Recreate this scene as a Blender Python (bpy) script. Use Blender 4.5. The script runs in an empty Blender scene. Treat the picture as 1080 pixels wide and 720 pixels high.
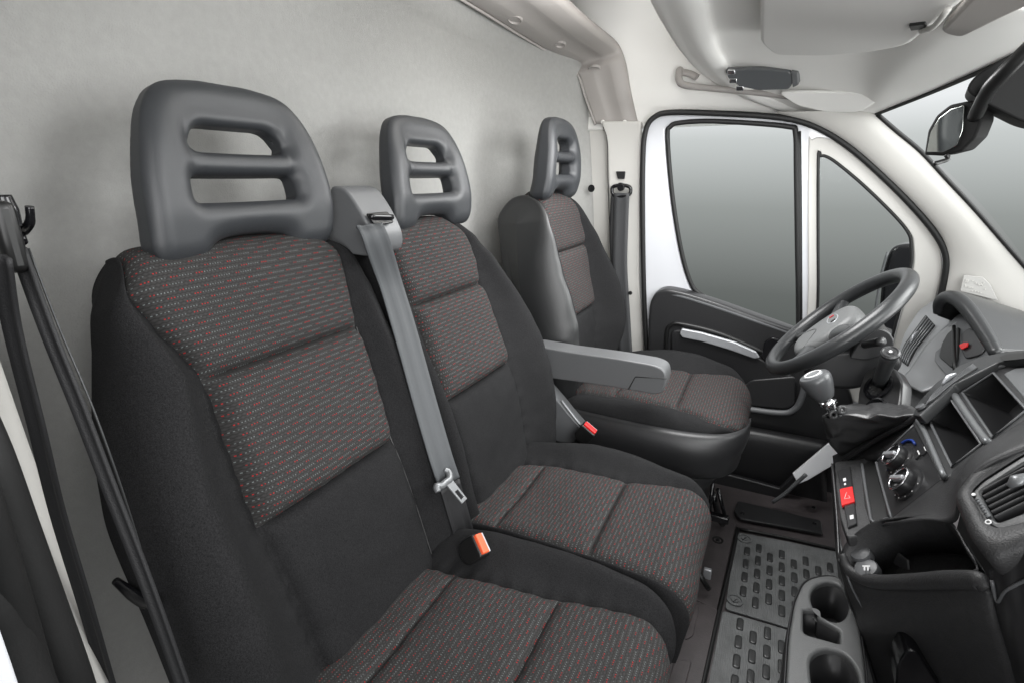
import bpy, math, random
from mathutils import Vector, Matrix
random.seed(7)
sc = bpy.context.scene
col = sc.collection

# ---------------------------------------------------------------- camera
YAW, PITCH, FPX = math.radians(26.1), math.radians(17.3), 555.0
CAM = Vector((.83, -1.04, 1.05))
RT = Vector((math.cos(YAW), math.sin(YAW), 0))
VW = Vector((-math.sin(YAW)*math.cos(PITCH), math.cos(YAW)*math.cos(PITCH), -math.sin(PITCH)))
UP = RT.cross(VW)
cd = bpy.data.cameras.new('camera'); cam = bpy.data.objects.new('camera', cd); col.objects.link(cam)
cd.sensor_width = 36; cd.lens = 36*FPX/1080; cd.clip_start = .02; cd.clip_end = 200
m = Matrix((RT, UP, -VW)).transposed().to_4x4(); m.translation = CAM
cam.matrix_world = m
sc.camera = cam

# ---------------------------------------------------------------- world: studio backdrop, white above, grey below
w = bpy.data.worlds.new("World"); sc.world = w; w.use_nodes = True
nt = w.node_tree; bg = nt.nodes['Background']
tc = nt.nodes.new('ShaderNodeTexCoord'); sx = nt.nodes.new('ShaderNodeSeparateXYZ')
mr = nt.nodes.new('ShaderNodeMapRange'); cr = nt.nodes.new('ShaderNodeValToRGB')
nt.links.new(tc.outputs['Generated'], sx.inputs[0]); nt.links.new(sx.outputs[2], mr.inputs[0])
mr.inputs[1].default_value = -.30; mr.inputs[2].default_value = .20
nt.links.new(mr.outputs[0], cr.inputs[0]); nt.links.new(cr.outputs[0], bg.inputs[0])
e = cr.color_ramp.elements
e[0].position = 0; e[0].color = (.085, .094, .088, 1)
e[1].position = 1; e[1].color = (1.0, 1.0, 1.02, 1)
for p, c in ((.22, (.145, .154, .149)), (.5, (.335, .35, .343)), (.72, (.62, .64, .64)), (.82, (.90, .91, .93))):
    q = e.new(p); q.color = (*c, 1)
bg.inputs[1].default_value = 1.0

def area(name, loc, target, size, power, sy=None, color=(1, 1, 1), spread=180):
    l = bpy.data.lights.new(name, 'AREA'); l.size = size; l.energy = power; l.color = color
    l.spread = math.radians(spread)
    if sy: l.shape = 'RECTANGLE'; l.size_y = sy
    o = bpy.data.objects.new(name, l); col.objects.link(o); o.location = loc
    o.rotation_euler = (Vector(target)-Vector(loc)).to_track_quat('-Z', 'Y').to_euler()
    return o
area('studio_softbox_door', (2.3, -1.8, 2.0), (.5, 0, .75), 1.4, 24, spread=120)
area('studio_softbox_windscreen', (2.3, .5, 1.8), (.3, .3, 1.0), 1.2, 25, spread=120)
area('added_fill_low', (1.35, -1.5, .85), (.85, .2, 1.45), .8, 9, spread=100)  # added fill, lifts the far trim and console underside from below
area('added_bounce_fill', (2.0, .1, .98), (.75, .2, 1.42), 1.0, 9, spread=90)  # added fill in place of light thrown back by the bonnet
area('added_lamp_ceiling', (.40, .20, 1.42), (.36, .30, 3), .25, 4)  # unseen lamp added inside the cab to whiten the roof lining
area('added_lamp_seats', (.70, .32, 1.26), (.56, .26, 0), .45, 11)  # unseen lamp added under the console to brighten the cushions

# ---------------------------------------------------------------- exposure
sc.view_settings.view_transform = 'Standard'; sc.view_settings.look = 'None'
sc.view_settings.exposure = 0; sc.view_settings.gamma = 1
sc.render.engine = 'CYCLES'
sc.cycles.use_denoising = True
sc.cycles.max_bounces = 8
sc.cycles.sample_clamp_indirect = 6

# ---------------------------------------------------------------- measuring: a point of the photo on a plane of the van (metres; x forward, y to the driver's door, z up)
def W(px, py, x=None, y=None, z=None, n=None, d=None):
    D = VW + RT*((px-540)/FPX) + UP*((360-py)/FPX)
    if n is None:
        n, d = ((1, 0, 0), x) if x is not None else ((0, 1, 0), y) if y is not None else ((0, 0, 1), z)
    n = Vector(n)
    return CAM + D*((d-n.dot(CAM))/n.dot(D))

def PJ(p):
    q = Vector(p)-CAM; d = q.dot(VW); return 540+FPX*q.dot(RT)/d, 360-FPX*q.dot(UP)/d

# ---------------------------------------------------------------- materials
MATS = {}
def mat(name, color, rough=.5, metal=0, spec=.5, bump=0, bscale=400, mottle=0, mscale=6, coat=0, sheen=0):
    m = bpy.data.materials.new(name); m.use_nodes = True; t = m.node_tree
    b = t.nodes['Principled BSDF']
    b.inputs['Base Color'].default_value = (*color, 1); b.inputs['Roughness'].default_value = rough
    b.inputs['Metallic'].default_value = metal; b.inputs['Specular IOR Level'].default_value = spec
    b.inputs['Coat Weight'].default_value = coat; b.inputs['Sheen Weight'].default_value = sheen
    co = t.nodes.new('ShaderNodeTexCoord')
    if mottle:
        n = t.nodes.new('ShaderNodeTexNoise'); n.inputs['Scale'].default_value = mscale; n.inputs['Detail'].default_value = 8
        n.inputs['Roughness'].default_value = .65
        t.links.new(co.outputs['Object'], n.inputs['Vector'])
        r = t.nodes.new('ShaderNodeMapRange'); r.inputs[1].default_value = .3; r.inputs[2].default_value = .7
        r.inputs[3].default_value = 1-mottle; r.inputs[4].default_value = 1+mottle
        t.links.new(n.outputs[0], r.inputs[0])
        x = t.nodes.new('ShaderNodeVectorMath'); x.operation = 'SCALE'; x.inputs[0].default_value = color
        t.links.new(r.outputs[0], x.inputs['Scale']); t.links.new(x.outputs[0], b.inputs['Base Color'])
    if bump:
        n2 = t.nodes.new('ShaderNodeTexNoise'); n2.inputs['Scale'].default_value = bscale; n2.inputs['Detail'].default_value = 3
        t.links.new(co.outputs['Object'], n2.inputs['Vector'])
        bp = t.nodes.new('ShaderNodeBump'); bp.inputs['Strength'].default_value = bump; bp.inputs['Distance'].default_value = .001
        t.links.new(n2.outputs[0], bp.inputs['Height']); t.links.new(bp.outputs[0], b.inputs['Normal'])
    MATS[name] = m
    return m

def fabric_pattern():
    """woven seat cloth: warm grey weave of small lozenges, rows of pale dots with short red dashes (UV in metres)"""
    m = bpy.data.materials.new('dotted_cloth'); m.use_nodes = True; t = m.node_tree; L = t.links
    b = t.nodes['Principled BSDF']; b.inputs['Roughness'].default_value = .9; b.inputs['Specular IOR Level'].default_value = .15
    uv = t.nodes.new('ShaderNodeUVMap'); s = t.nodes.new('ShaderNodeSeparateXYZ'); L.new(uv.outputs[0], s.inputs[0])
    def M(op, a, bb=None, c=None):
        n = t.nodes.new('ShaderNodeMath'); n.operation = op
        for i, q in enumerate((a, bb, c)):
            if q is None: continue
            if isinstance(q, (int, float)): n.inputs[i].default_value = q
            else: L.new(q, n.inputs[i])
        return n.outputs[0]
    U, V = s.outputs[0], s.outputs[1]
    rowv = M('DIVIDE', V, .0066); row = M('FLOOR', rowv); vf = M('FRACT', rowv)
    us = M('ADD', M('DIVIDE', U, .0034), M('MULTIPLY', row, .5)); colm = M('FLOOR', us); uf = M('FRACT', us)
    du = M('ABSOLUTE', M('SUBTRACT', uf, .5)); dv = M('ABSOLUTE', M('SUBTRACT', vf, .5))
    dot0 = M('MULTIPLY', M('LESS_THAN', du, .20), M('LESS_THAN', dv, .085))
    k = M('FLOORED_MODULO', M('ADD', colm, M('MULTIPLY', row, 4.37)), 9.0)
    dot = M('MULTIPLY', dot0, M('LESS_THAN', k, 7.5))
    red = M('LESS_THAN', k, 2.4)
    # jitter of thread brightness
    wn = t.nodes.new('ShaderNodeTexWhiteNoise'); wn.noise_dimensions = '2D'
    cx = t.nodes.new('ShaderNodeCombineXYZ'); L.new(colm, cx.inputs[0]); L.new(row, cx.inputs[1]); L.new(cx.outputs[0], wn.inputs[0])
    # weave lozenges
    rv2 = M('DIVIDE', V, .0033); row2 = M('FLOOR', rv2); vf2 = M('FRACT', rv2)
    us2 = M('ADD', M('DIVIDE', U, .0054), M('MULTIPLY', row2, .5)); uf2 = M('FRACT', us2)
    loz = M('ADD', M('ABSOLUTE', M('SUBTRACT', uf2, .5)), M('ABSOLUTE', M('SUBTRACT', vf2, .5)))
    mr = t.nodes.new('ShaderNodeMapRange'); L.new(loz, mr.inputs[0]); mr.inputs[1].default_value = .20; mr.inputs[2].default_value = .95
    base = t.nodes.new('ShaderNodeMix'); base.data_type = 'RGBA'; L.new(mr.outputs[0], base.inputs[0])
    base.inputs[6].default_value = (.037, .036, .0355, 1); base.inputs[7].default_value = (.018, .0175, .0172, 1)
    dc = t.nodes.new('ShaderNodeMix'); dc.data_type = 'RGBA'; L.new(red, dc.inputs[0])
    dc.inputs[6].default_value = (.135, .15, .15, 1); dc.inputs[7].default_value = (.36, .015, .015, 1)
    fin = t.nodes.new('ShaderNodeMix'); fin.data_type = 'RGBA'
    L.new(M('MULTIPLY', dot, M('ADD', .5, M('MULTIPLY', wn.outputs[0], .5))), fin.inputs[0])
    L.new(base.outputs[2], fin.inputs[6]); L.new(dc.outputs[2], fin.inputs[7]); L.new(fin.outputs[2], b.inputs['Base Color'])
    bp = t.nodes.new('ShaderNodeBump'); bp.inputs['Strength'].default_value = .15; bp.inputs['Distance'].default_value = .0004
    L.new(M('SUBTRACT', dot, mr.outputs[0]), bp.inputs['Height']); L.new(bp.outputs[0], b.inputs['Normal'])
    MATS['cloth'] = m
fabric_pattern()

def glass_mat(name, tint, refl=.5):
    m = bpy.data.materials.new(name); m.use_nodes = True; t = m.node_tree; t.nodes.clear()
    o = t.nodes.new('ShaderNodeOutputMaterial'); tr = t.nodes.new('ShaderNodeBsdfTransparent'); g = t.nodes.new('ShaderNodeBsdfGlossy')
    f = t.nodes.new('ShaderNodeFresnel'); mx = t.nodes.new('ShaderNodeMixShader'); k = t.nodes.new('ShaderNodeMath'); k.operation = 'MULTIPLY'
    k.inputs[1].default_value = refl; f.inputs[0].default_value = 1.45; g.inputs['Roughness'].default_value = .02
    tr.inputs[0].default_value = (*tint, 1)
    t.links.new(f.outputs[0], k.inputs[0]); t.links.new(k.outputs[0], mx.inputs[0])
    t.links.new(tr.outputs[0], mx.inputs[1]); t.links.new(g.outputs[0], mx.inputs[2]); t.links.new(mx.outputs[0], o.inputs[0])
    MATS[name] = m
glass_mat('glass', (.97, .98, .975), .02)
glass_mat('clear_glass', (.97, .98, .975), 0)

mat('plain', (.0122, .0122, .0128), .85, spec=.15, bump=.6, bscale=900, mottle=.75, mscale=620)
mat('vinyl', (.017, .017, .018), .42, bump=.25, bscale=500)
mat('headrest', (.026, .028, .031), .46, bump=.18, bscale=1400)
mat('felt', (.305, .304, .293), .95, spec=.1, bump=.8, bscale=420, mottle=.05, mscale=70)
mat('liner', (.80, .79, .765), .8, spec=.25, bump=.15, bscale=600)
mat('trim', (.50, .49, .465), .55, bump=.12, bscale=800)
mat('taupe', (.32, .30, .285), .5, bump=.12, bscale=800)
mat('body', (.60, .61, .635), .25, coat=.5)
mat('rubber', (.006, .006, .006), .6, bump=.2, bscale=300)
mat('dash', (.030, .030, .031), .46, bump=.8, bscale=520, mottle=.22, mscale=120)
mat('dash_smooth', (.024, .024, .025), .33)
mat('black', (.008, .008, .008), .4)
mat('gloss_black', (.006, .006, .007), .18)
mat('satin', (.17, .175, .18), .34, metal=.35)
mat('grey_plastic', (.105, .108, .112), .42, bump=.15, bscale=900)
mat('silver', (.50, .51, .53), .32, metal=.5)
mat('webbing_dark', (.035, .036, .038), .65, bump=.5, bscale=900)
mat('knob', (.065, .067, .070), .32)
mat('hub', (.12, .123, .123), .45, bump=.2, bscale=900)
mat('chrome', (.75, .75, .77), .12, metal=1)
mat('webbing', (.062, .066, .070), .7, bump=.5, bscale=900)
mat('webbing_black', (.009, .009, .010), .6, bump=.5, bscale=900)
mat('orange', (.80, .11, .04), .4)
mat('red', (.75, .02, .02), .4)
mat('white_mark', (.75, .75, .75), .5)
mat('blue', (.015, .045, .25), .4)
mat('rubber_floor', (.065, .056, .057), .42, bump=.5, bscale=420, mottle=.22, mscale=22)
mat('dark_grey', (.032, .033, .034), .38, bump=.2, bscale=800)
mat('mat_rib', (.155, .16, .16), .40, bump=.6, bscale=260, mottle=.3, mscale=16)
mat('mat_pad', (.032, .033, .033), .35)
mat('leather', (.042, .042, .043), .33, bump=.35, bscale=240)
mat('wheel', (.023, .024, .025), .32, bump=.2, bscale=700)
mat('console_rim', (.115, .118, .118), .45, bump=.4, bscale=500)
mat('mirror', (.55, .57, .55), .03, metal=1)
mat('visor', (.66, .65, .63), .6, bump=.3, bscale=700)
mat('matte_black', (.010, .010, .010), .7, spec=.2)
mat('piping', (.055, .055, .055), .6)
mat('smoke', (.09, .095, .10), .2, coat=.5)
mat('armrest', (.095, .097, .10), .36, bump=.15, bscale=900)
mat('body_lit', (.85, .86, .88), .3)  # paler copy of the body paint, stands in for light on the sill
mat('emboss', (.36, .355, .34), .6, bump=.3, bscale=900)
mat('satin_light', (.28, .285, .29), .32, metal=.3)
mat('vinyl_grey', (.014, .0145, .015), .42, bump=.25, bscale=500)
mat('tail', (.30, .005, .01), .3)

def add_ribs(name, freq):
    t = MATS[name].node_tree; b = t.nodes['Principled BSDF']; bp = [n for n in t.nodes if n.type == 'BUMP'][0]
    w_ = t.nodes.new('ShaderNodeTexWave'); w_.inputs['Scale'].default_value = freq; w_.bands_direction = 'X'
    co = [n for n in t.nodes if n.type == 'TEX_COORD'][0]; t.links.new(co.outputs['Object'], w_.inputs['Vector'])
    b2 = t.nodes.new('ShaderNodeBump'); b2.inputs['Strength'].default_value = .55; b2.inputs['Distance'].default_value = .001
    t.links.new(w_.outputs[1], b2.inputs['Height']); t.links.new(bp.outputs[0], b2.inputs['Normal']); t.links.new(b2.outputs[0], b.inputs['Normal'])
add_ribs('mat_rib', 70)

# ---------------------------------------------------------------- building helpers
ROOT = {}
def origin(parent):
    while parent is not None and parent.type != 'EMPTY' and parent.parent: parent = parent.parent
    return parent.matrix_world.translation if parent is not None and parent.type == 'EMPTY' else (Vector(ROOT.get(parent.name, (0, 0, 0))) if parent else Vector((0, 0, 0)))
def tag(o, label=None, cat=None, group=None, kind=None):
    if label: o['label'] = label
    if cat: o['category'] = cat
    if group: o['group'] = group
    if kind: o['kind'] = kind
    return o
def thing(name, loc, label, cat, group=None):
    o = bpy.data.objects.new(name, None); col.objects.link(o); o.location = loc; o.empty_display_size = .05
    ROOT[o.name] = tuple(loc)
    return tag(o, label, cat, group)
def obj(name, verts, faces, material, parent=None, smooth=True, uvs=None, bevel=0, bseg=3, subsurf=0, solid=0, soff=-1, angle=None):
    me = bpy.data.meshes.new(name)
    if parent is not None:
        org = Vector(ROOT[parent.name])
    else:
        org = sum((Vector(v) for v in verts), Vector())/len(verts)
    me.from_pydata([tuple(Vector(v)-org) for v in verts], [], faces)
    me.validate(); me.update()
    if uvs is not None:
        l = me.uv_layers.new(name='UVMap')
        for lp in me.loops: l.data[lp.index].uv = uvs[lp.vertex_index]
    if isinstance(material, str): material = MATS[material]
    me.materials.append(material)
    if smooth:
        for p in me.polygons: p.use_smooth = True
    o = bpy.data.objects.new(name, me); col.objects.link(o)
    if parent is None: o.location = org
    else: o.parent = parent
    ROOT[o.name] = tuple(org)
    if solid:
        s = o.modifiers.new('solid', 'SOLIDIFY'); s.thickness = solid; s.offset = soff
    if bevel:
        bm = o.modifiers.new('bevel', 'BEVEL'); bm.width = bevel; bm.segments = bseg; bm.limit_method = 'ANGLE'; bm.angle_limit = math.radians(35)
        bm.harden_normals = False
    if subsurf:
        s = o.modifiers.new('sub', 'SUBSURF'); s.levels = s.render_levels = subsurf
    if smooth and angle:
        sharp(me, angle)
    return o
def sharp(me, deg):
    import bmesh
    bm = bmesh.new(); bm.from_mesh(me)
    for e in bm.edges:
        if len(e.link_faces) == 2 and e.calc_face_angle(0) > math.radians(deg): e.smooth = False
    bm.to_mesh(me); bm.free()

def cr1(pts, n):
    """Catmull-Rom through pts, n samples per span"""
    out = []; P = [Vector(p) for p in pts]
    if len(P) == 2:
        return [P[0].lerp(P[1], i/n) for i in range(n+1)]
    for i in range(len(P)-1):
        a = P[i-1] if i > 0 else P[0]*2-P[1]; b = P[i]; c = P[i+1]; d = P[i+2] if i+2 < len(P) else P[-1]*2-P[-2]
        for k in range(n):
            t = k/n
            out.append(.5*((2*b)+(-a+c)*t+(2*a-5*b+4*c-d)*t*t+(-a+3*b-3*c+d)*t**3))
    out.append(P[-1]); return out
def closed_cr(pts, n):
    out = []; P = [Vector(p) for p in pts]; N = len(P)
    for i in range(N):
        a, b, c, d = P[i-1], P[i], P[(i+1) % N], P[(i+2) % N]
        for k in range(n):
            t = k/n
            out.append(.5*((2*b)+(-a+c)*t+(2*a-5*b+4*c-d)*t*t+(-a+3*b-3*c+d)*t**3))
    return out
def grid(rows):
    nr, nc = len(rows), len(rows[0]); v = [p for r in rows for p in r]
    f = [(i*nc+j, i*nc+j+1, (i+1)*nc+j+1, (i+1)*nc+j) for i in range(nr-1) for j in range(nc-1)]
    return v, f
def patch(name, rows, material, parent=None, nu=6, nv=6, solid=.004, soff=-1, bevel=0, straight_v=False, **k):
    """smooth sheet through a net of points"""
    R = [cr1(r, nu) for r in rows]
    C = [cr1([r[j] for r in R], nv) for j in range(len(R[0]))]
    rows2 = [[C[j][i] for j in range(len(C))] for i in range(len(C[0]))]
    v, f = grid(rows2)
    return obj(name, v, f, material, parent, solid=solid, soff=soff, bevel=bevel, **k)
def tube(name, pts, rad, material, parent=None, seg=14, n=6, flat=1, upv=None, cap=True, closed=False, **k):
    P = (closed_cr(pts, n) if closed else cr1(pts, n)) if n > 1 else [Vector(p) for p in pts]
    N = len(P); v, f = [], []
    if isinstance(rad, (int, float)): rad = [rad]*len(pts)
    def R(i):
        s = i/(N-1)*(len(rad)-1) if not closed else 0
        a = int(min(s, len(rad)-1)); b = min(a+1, len(rad)-1); return rad[a]+(rad[b]-rad[a])*(s-a)
    up = Vector(upv) if upv else None; prev = None
    for i in range(N):
        if closed: T = (P[(i+1) % N]-P[i-1]).normalized()
        else: T = (P[min(i+1, N-1)]-P[max(i-1, 0)]).normalized()
        if up is not None: S = T.cross(up).normalized()
        elif prev is None: S = T.orthogonal().normalized()
        else: S = (prev-T*prev.dot(T)).normalized()
        prev = S; B = T.cross(S)
        for j in range(seg):
            a = 2*math.pi*j/seg; v.append(P[i]+S*math.cos(a)*R(i)+B*math.sin(a)*R(i)*flat)
    for i in range(N if closed else N-1):
        for j in range(seg):
            i2 = (i+1) % N
            f.append((i*seg+j, i*seg+(j+1) % seg, i2*seg+(j+1) % seg, i2*seg+j))
    if cap and not closed:
        f.append(tuple(reversed(range(seg)))); f.append(tuple((N-1)*seg+j for j in range(seg)))
    return obj(name, v, f, material, parent, **k)
def frame(n, up=(0, 0, 1)):
    n = Vector(n).normalized(); a = Vector(up).cross(n)
    if a.length < 1e-4: a = Vector((0, 1, 0)).cross(n)
    a.normalize(); b = n.cross(a); return a, b, n
def box(name, c, size, material, parent=None, axes=None, bevel=.003, **k):
    A = axes or (Vector((1, 0, 0)), Vector((0, 1, 0)), Vector((0, 0, 1))); c = Vector(c)
    v = [c+A[0]*size[0]/2*i+A[1]*size[1]/2*j+A[2]*size[2]/2*l for i in (-1, 1) for j in (-1, 1) for l in (-1, 1)]
    f = [(0, 1, 3, 2), (4, 6, 7, 5), (0, 4, 5, 1), (2, 3, 7, 6), (0, 2, 6, 4), (1, 5, 7, 3)]
    return obj(name, v, f, material, parent, bevel=bevel, smooth=True, angle=30, **k)
def cyl(name, c, n, r, h, material, parent=None, seg=32, bevel=.001, r2=None, rings=None, **k):
    """lathe: rings = [(radius, height)...] along n from c"""
    a, b, n = frame(n); c = Vector(c)
    rings = rings or [(r, 0), (r if r2 is None else r2, h)]
    v = []; f = []
    for (rr, hh) in rings:
        for j in range(seg):
            t = 2*math.pi*j/seg; v.append(c+n*hh+a*rr*math.cos(t)+b*rr*math.sin(t))
    for i in range(len(rings)-1):
        for j in range(seg): f.append((i*seg+j, i*seg+(j+1) % seg, (i+1)*seg+(j+1) % seg, (i+1)*seg+j))
    f.append(tuple(reversed(range(seg)))); f.append(tuple((len(rings)-1)*seg+j for j in range(seg)))
    return obj(name, v, f, material, parent, bevel=bevel, angle=40, **k)
def prism(name, pts, depth, material, parent=None, n=None, bevel=.002, **k):
    """solid from a planar outline pushed along n"""
    P = [Vector(p) for p in pts]; N = len(P)
    if n is None:
        n = Vector()
        for i in range(N): n += P[i].cross(P[(i+1) % N])
        n.normalize()
    n = Vector(n).normalized()
    v = P+[p+n*depth for p in P]
    f = [tuple(reversed(range(N))), tuple(range(N, 2*N))]+[(i, (i+1) % N, N+(i+1) % N, N+i) for i in range(N)]
    o = obj(name, v, f, material, parent, bevel=bevel, angle=30, **k)
    import bmesh
    bm = bmesh.new(); bm.from_mesh(o.data); bmesh.ops.recalc_face_normals(bm, faces=bm.faces); bm.to_mesh(o.data); bm.free()
    return o
def rounded(pts, r, n=5):
    """round the corners of a closed outline (3D, planar)"""
    P = [Vector(p) for p in pts]; out = []
    for i in range(len(P)):
        a, b, c = P[i-1], P[i], P[(i+1) % len(P)]
        d1 = min(r, (a-b).length*.48); d2 = min(r, (c-b).length*.48)
        s = b+(a-b).normalized()*d1; e = b+(c-b).normalized()*d2
        for k in range(n+1):
            t = k/n; out.append(s*(1-t)**2+b*2*t*(1-t)+e*t*t)
    return out
def bake(o, name, material, parent, fn=None, smooth=True):
    """turn an object with modifiers or a curve into a plain mesh child"""
    dg = bpy.context.evaluated_depsgraph_get(); dg.update()
    me = bpy.data.meshes.new_from_object(o.evaluated_get(dg))
    v = [o.matrix_world @ x.co for x in me.vertices]; f = [tuple(p.vertices) for p in me.polygons]
    if fn: v = [fn(q) for q in v]
    bpy.data.objects.remove(o)
    return obj(name, v, f, material, parent, smooth=smooth)
def plate(name, outer, holes, to3d, thick, material, parent=None, bevel=.003, remesh=0, smooth_it=0, fn=None, angle=35):
    """flat outline with holes (2D points), rounded edge, mapped to the world by to3d(u, v, w)"""
    cu = bpy.data.curves.new('c', 'CURVE'); cu.dimensions = '2D'; cu.fill_mode = 'BOTH'
    cu.extrude = max(thick/2-bevel, .0001); cu.bevel_depth = bevel; cu.bevel_resolution = 3; cu.offset = -bevel
    for pl in [outer]+list(holes):
        s = cu.splines.new('POLY'); s.points.add(len(pl)-1); s.use_cyclic_u = True
        for i, (a, b) in enumerate(pl): s.points[i].co = (a, b, 0, 1)
    o = bpy.data.objects.new('c', cu); col.objects.link(o)
    if remesh:
        dg = bpy.context.evaluated_depsgraph_get(); me = bpy.data.meshes.new_from_object(o.evaluated_get(dg))
        import bmesh
        bm = bmesh.new(); bm.from_mesh(me); bmesh.ops.remove_doubles(bm, verts=bm.verts, dist=.0002); bmesh.ops.recalc_face_normals(bm, faces=bm.faces); bm.to_mesh(me); bm.free()
        bpy.data.objects.remove(o); o = bpy.data.objects.new('c', me); col.objects.link(o)
        r = o.modifiers.new('r', 'REMESH'); r.mode = 'VOXEL'; r.voxel_size = remesh
        if smooth_it:
            s = o.modifiers.new('s', 'SMOOTH'); s.iterations = smooth_it; s.factor = .5
    q = bake(o, name, material, parent, fn=lambda p: Vector(to3d(p.x, p.y, p.z)))
    if not remesh: sharp(q.data, angle)
    return q
def ribbon(name, pts, width, material, parent=None, wdir=(0, 1, 0), thick=.0025, n=8, ridges=2, twist=None):
    """belt webbing with long ridges"""
    P = cr1(pts, n); rows = []; M = 4*ridges+1
    for i, p in enumerate(P):
        T = (P[min(i+1, len(P)-1)]-P[max(i-1, 0)]).normalized()
        wd = Vector(wdir if twist is None else twist(i/(len(P)-1))); wd = (wd-T*wd.dot(T)).normalized(); N = T.cross(wd)
        rows.append([p+wd*width*(j/(M-1)-.5)+N*.0017*math.cos(2*math.pi*ridges*j/(M-1)) for j in range(M)])
    v, f = grid(rows); return obj(name, v, f, material, parent, solid=thick, soff=0)
def smoothstep(t): t = max(0, min(1, t)); return t*t*(3-2*t)
def lerp_tab(tab, z):
    if z <= tab[0][0]: return tab[0][1]
    for (a, b), (c, d) in zip(tab, tab[1:]):
        if z <= c: return b+(d-b)*smoothstep((z-a)/(c-a)) if False else b+(d-b)*(z-a)/(c-a)
    return tab[-1][1]
def spline_tab(tab, n=400):
    P = cr1([Vector((a, b, 0)) for a, b in tab], 24); T = [(p.x, p.y) for p in P]
    return lambda z: lerp_tab(T, z)

# ================================================================ seats
SEAMS = {}
def piping(main, side, s0, s1):
    pts = [(a if side < 0 else b)+Vector((.003, 0, 0)) for s, a, b in SEAMS[main.name] if s0 <= s <= s1][::16]
    return tube('piping', pts, .0008, 'piping', main, n=5, seg=6)
def upholstery(parent, name, yc, rows, outL, outR, seamL, seamR, hL, hR, breaks, D=.05, rb=.04, plain='plain', puff=None,
               inserts=None, side_mat=None, wrinkle=0.0, groove=.007, ins_labels=None):
    """rows: (P, N, K, s) along the middle of the pad: surface point, outward normal, core point, running length.
    breaks: s of the cross seams; inserts: {panel index: child name} for panels of patterned cloth between the seams"""
    nL = 12; nC = 40
    import mathutils.noise as mn_
    cols = []          # per row list of points
    S = [r[3] for r in rows]; v = []; uv = []
    rnd = random.Random(hash(round(yc*1000)) % 99)
    ncol = None
    for row_ in rows:
        Pt, N, K, s = row_[:4]; se = row_[4] if len(row_) > 4 else s; wf = row_[5] if len(row_) > 5 else 1; ek = row_[6] if len(row_) > 6 else None
        P3 = Vector((Pt[0], yc, Pt[1])); N3 = Vector((N[0], 0, N[1])); K3 = Vector((K[0], yc, K[1]))
        dk = (K3-P3); lk = dk.length; dk = dk.normalized() if lk > 1e-6 else -N3
        line = []
        def put(y, d):
            if d > -.02: d += (.0045*mn_.noise(Vector((y*9, s*9, yc*5)))+.0022*mn_.noise(Vector((y*26, s*26, yc*5))))
            if d >= 0: q = P3+N3*d
            else: q = P3+dk*min(-d, lk)
            line.append((Vector((q.x, yc+y, q.z)), (y, s)))
        dz = min([abs(s-b) for b in breaks]) if breaks else 9
        pi_ = sum(1 for b in breaks if s > b)
        for side in (-1, 1):
            yo, ys, h = (outL(se), seamL(se), hL(s)) if side < 0 else (outR(se), seamR(se), hR(s))
            yk = None if ek is None else (outL if side < 0 else outR)(ek)
            yo *= wf; ys *= wf; w = abs(yo-ys); r_ = min(rb, .55*w); sg = 1 if ys > yo else -1
            c = []
            DD = max(D, lk)
            for q in (1, .75, .5, .25): c.append((yo if yk is None else yo+(yk-yo)*q, -(r_+(DD-r_)*q)))
            for i in range(nL+1):
                th = math.pi/2*i/nL
                c.append((yo+sg*r_*(1-math.cos(th)), -r_+(r_+h)*math.sin(th)))
            for i in range(1, 17):
                b = i/16; b2 = b**.85
                dist = (1-b)*(w-r_)
                d = h*(.5+.5*math.cos(math.pi*b2))-groove*math.exp(-(dist/.007)**1.2)
                d += .0014*math.exp(-(dist/.014)**2)*math.sin(s*190+1)+wrinkle*math.sin(s*70+yc*9+b*3)*math.exp(-((s-.12)/.1)**2)*math.sin(math.pi*b)
                c.append((yo+sg*(r_+(w-r_)*b), d))
            if side < 0: left = c
            else: right = list(reversed(c))
        for y, d in left: put(y, d)
        a, b_ = left[-1][0], right[0][0]; wd = b_-a
        for i in range(1, nC):
            t = i/nC
            # denser near the seams
            t = .5-.5*math.cos(math.pi*t)*(.35)-.5*(1-2*t)*(.65)
            ds = min(t, 1-t)*wd
            p = puff[min(pi_, len(puff)-1)]
            d = p*(1-math.exp(-ds/.010))*(1-math.exp(-dz/.010))-groove*math.exp(-(ds/.007)**1.2)-groove*.9*math.exp(-(dz/.005)**1.2)*(1-math.exp(-ds/.012))
            d += .0016*math.exp(-dz/.012)*math.sin((a+wd*t)*170+yc*7)*math.sin(math.pi*t)+.0014*math.exp(-ds/.010)*math.sin(s*190)
            put(a+wd*t, d)
        for y, d in right: put(y, d)
        cols.append(line); ncol = len(line)
    c0 = len(left)-1; c1 = c0+nC
    buckets = {}
    for i in range(len(rows)-1):
        sm = (S[i]+S[i+1])/2; pi_ = sum(1 for b in breaks if sm > b)
        if name == 'seat_cushion' and i > len(rows)-5: pi_ = 99
        for j in range(ncol-1):
            key = pi_ if (inserts and pi_ in inserts and c0 <= j < c1) else -2 if (side_mat and j < 15) else -1
            buckets.setdefault(key, []).append((i, j))
    def mk(nm, cells, mt, par):
        idx = {}; V = []; U = []; F = []
        def g(i, j):
            if (i, j) not in idx: idx[i, j] = len(V); V.append(cols[i][j][0]); U.append(cols[i][j][1])
            return idx[i, j]
        for i, j in cells: F.append((g(i, j), g(i, j+1), g(i+1, j+1), g(i+1, j)))
        return obj(nm, V, F, mt, par, uvs=U)
    main = mk(name, buckets[-1], plain, parent)
    ROOT[main.name] = ROOT[parent.name]
    SEAMS[main.name] = [(S[i], cols[i][c0][0], cols[i][c1][0]) for i in range(len(rows))]
    if side_mat: mk('side_panel', buckets[-2], side_mat, main)
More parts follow.
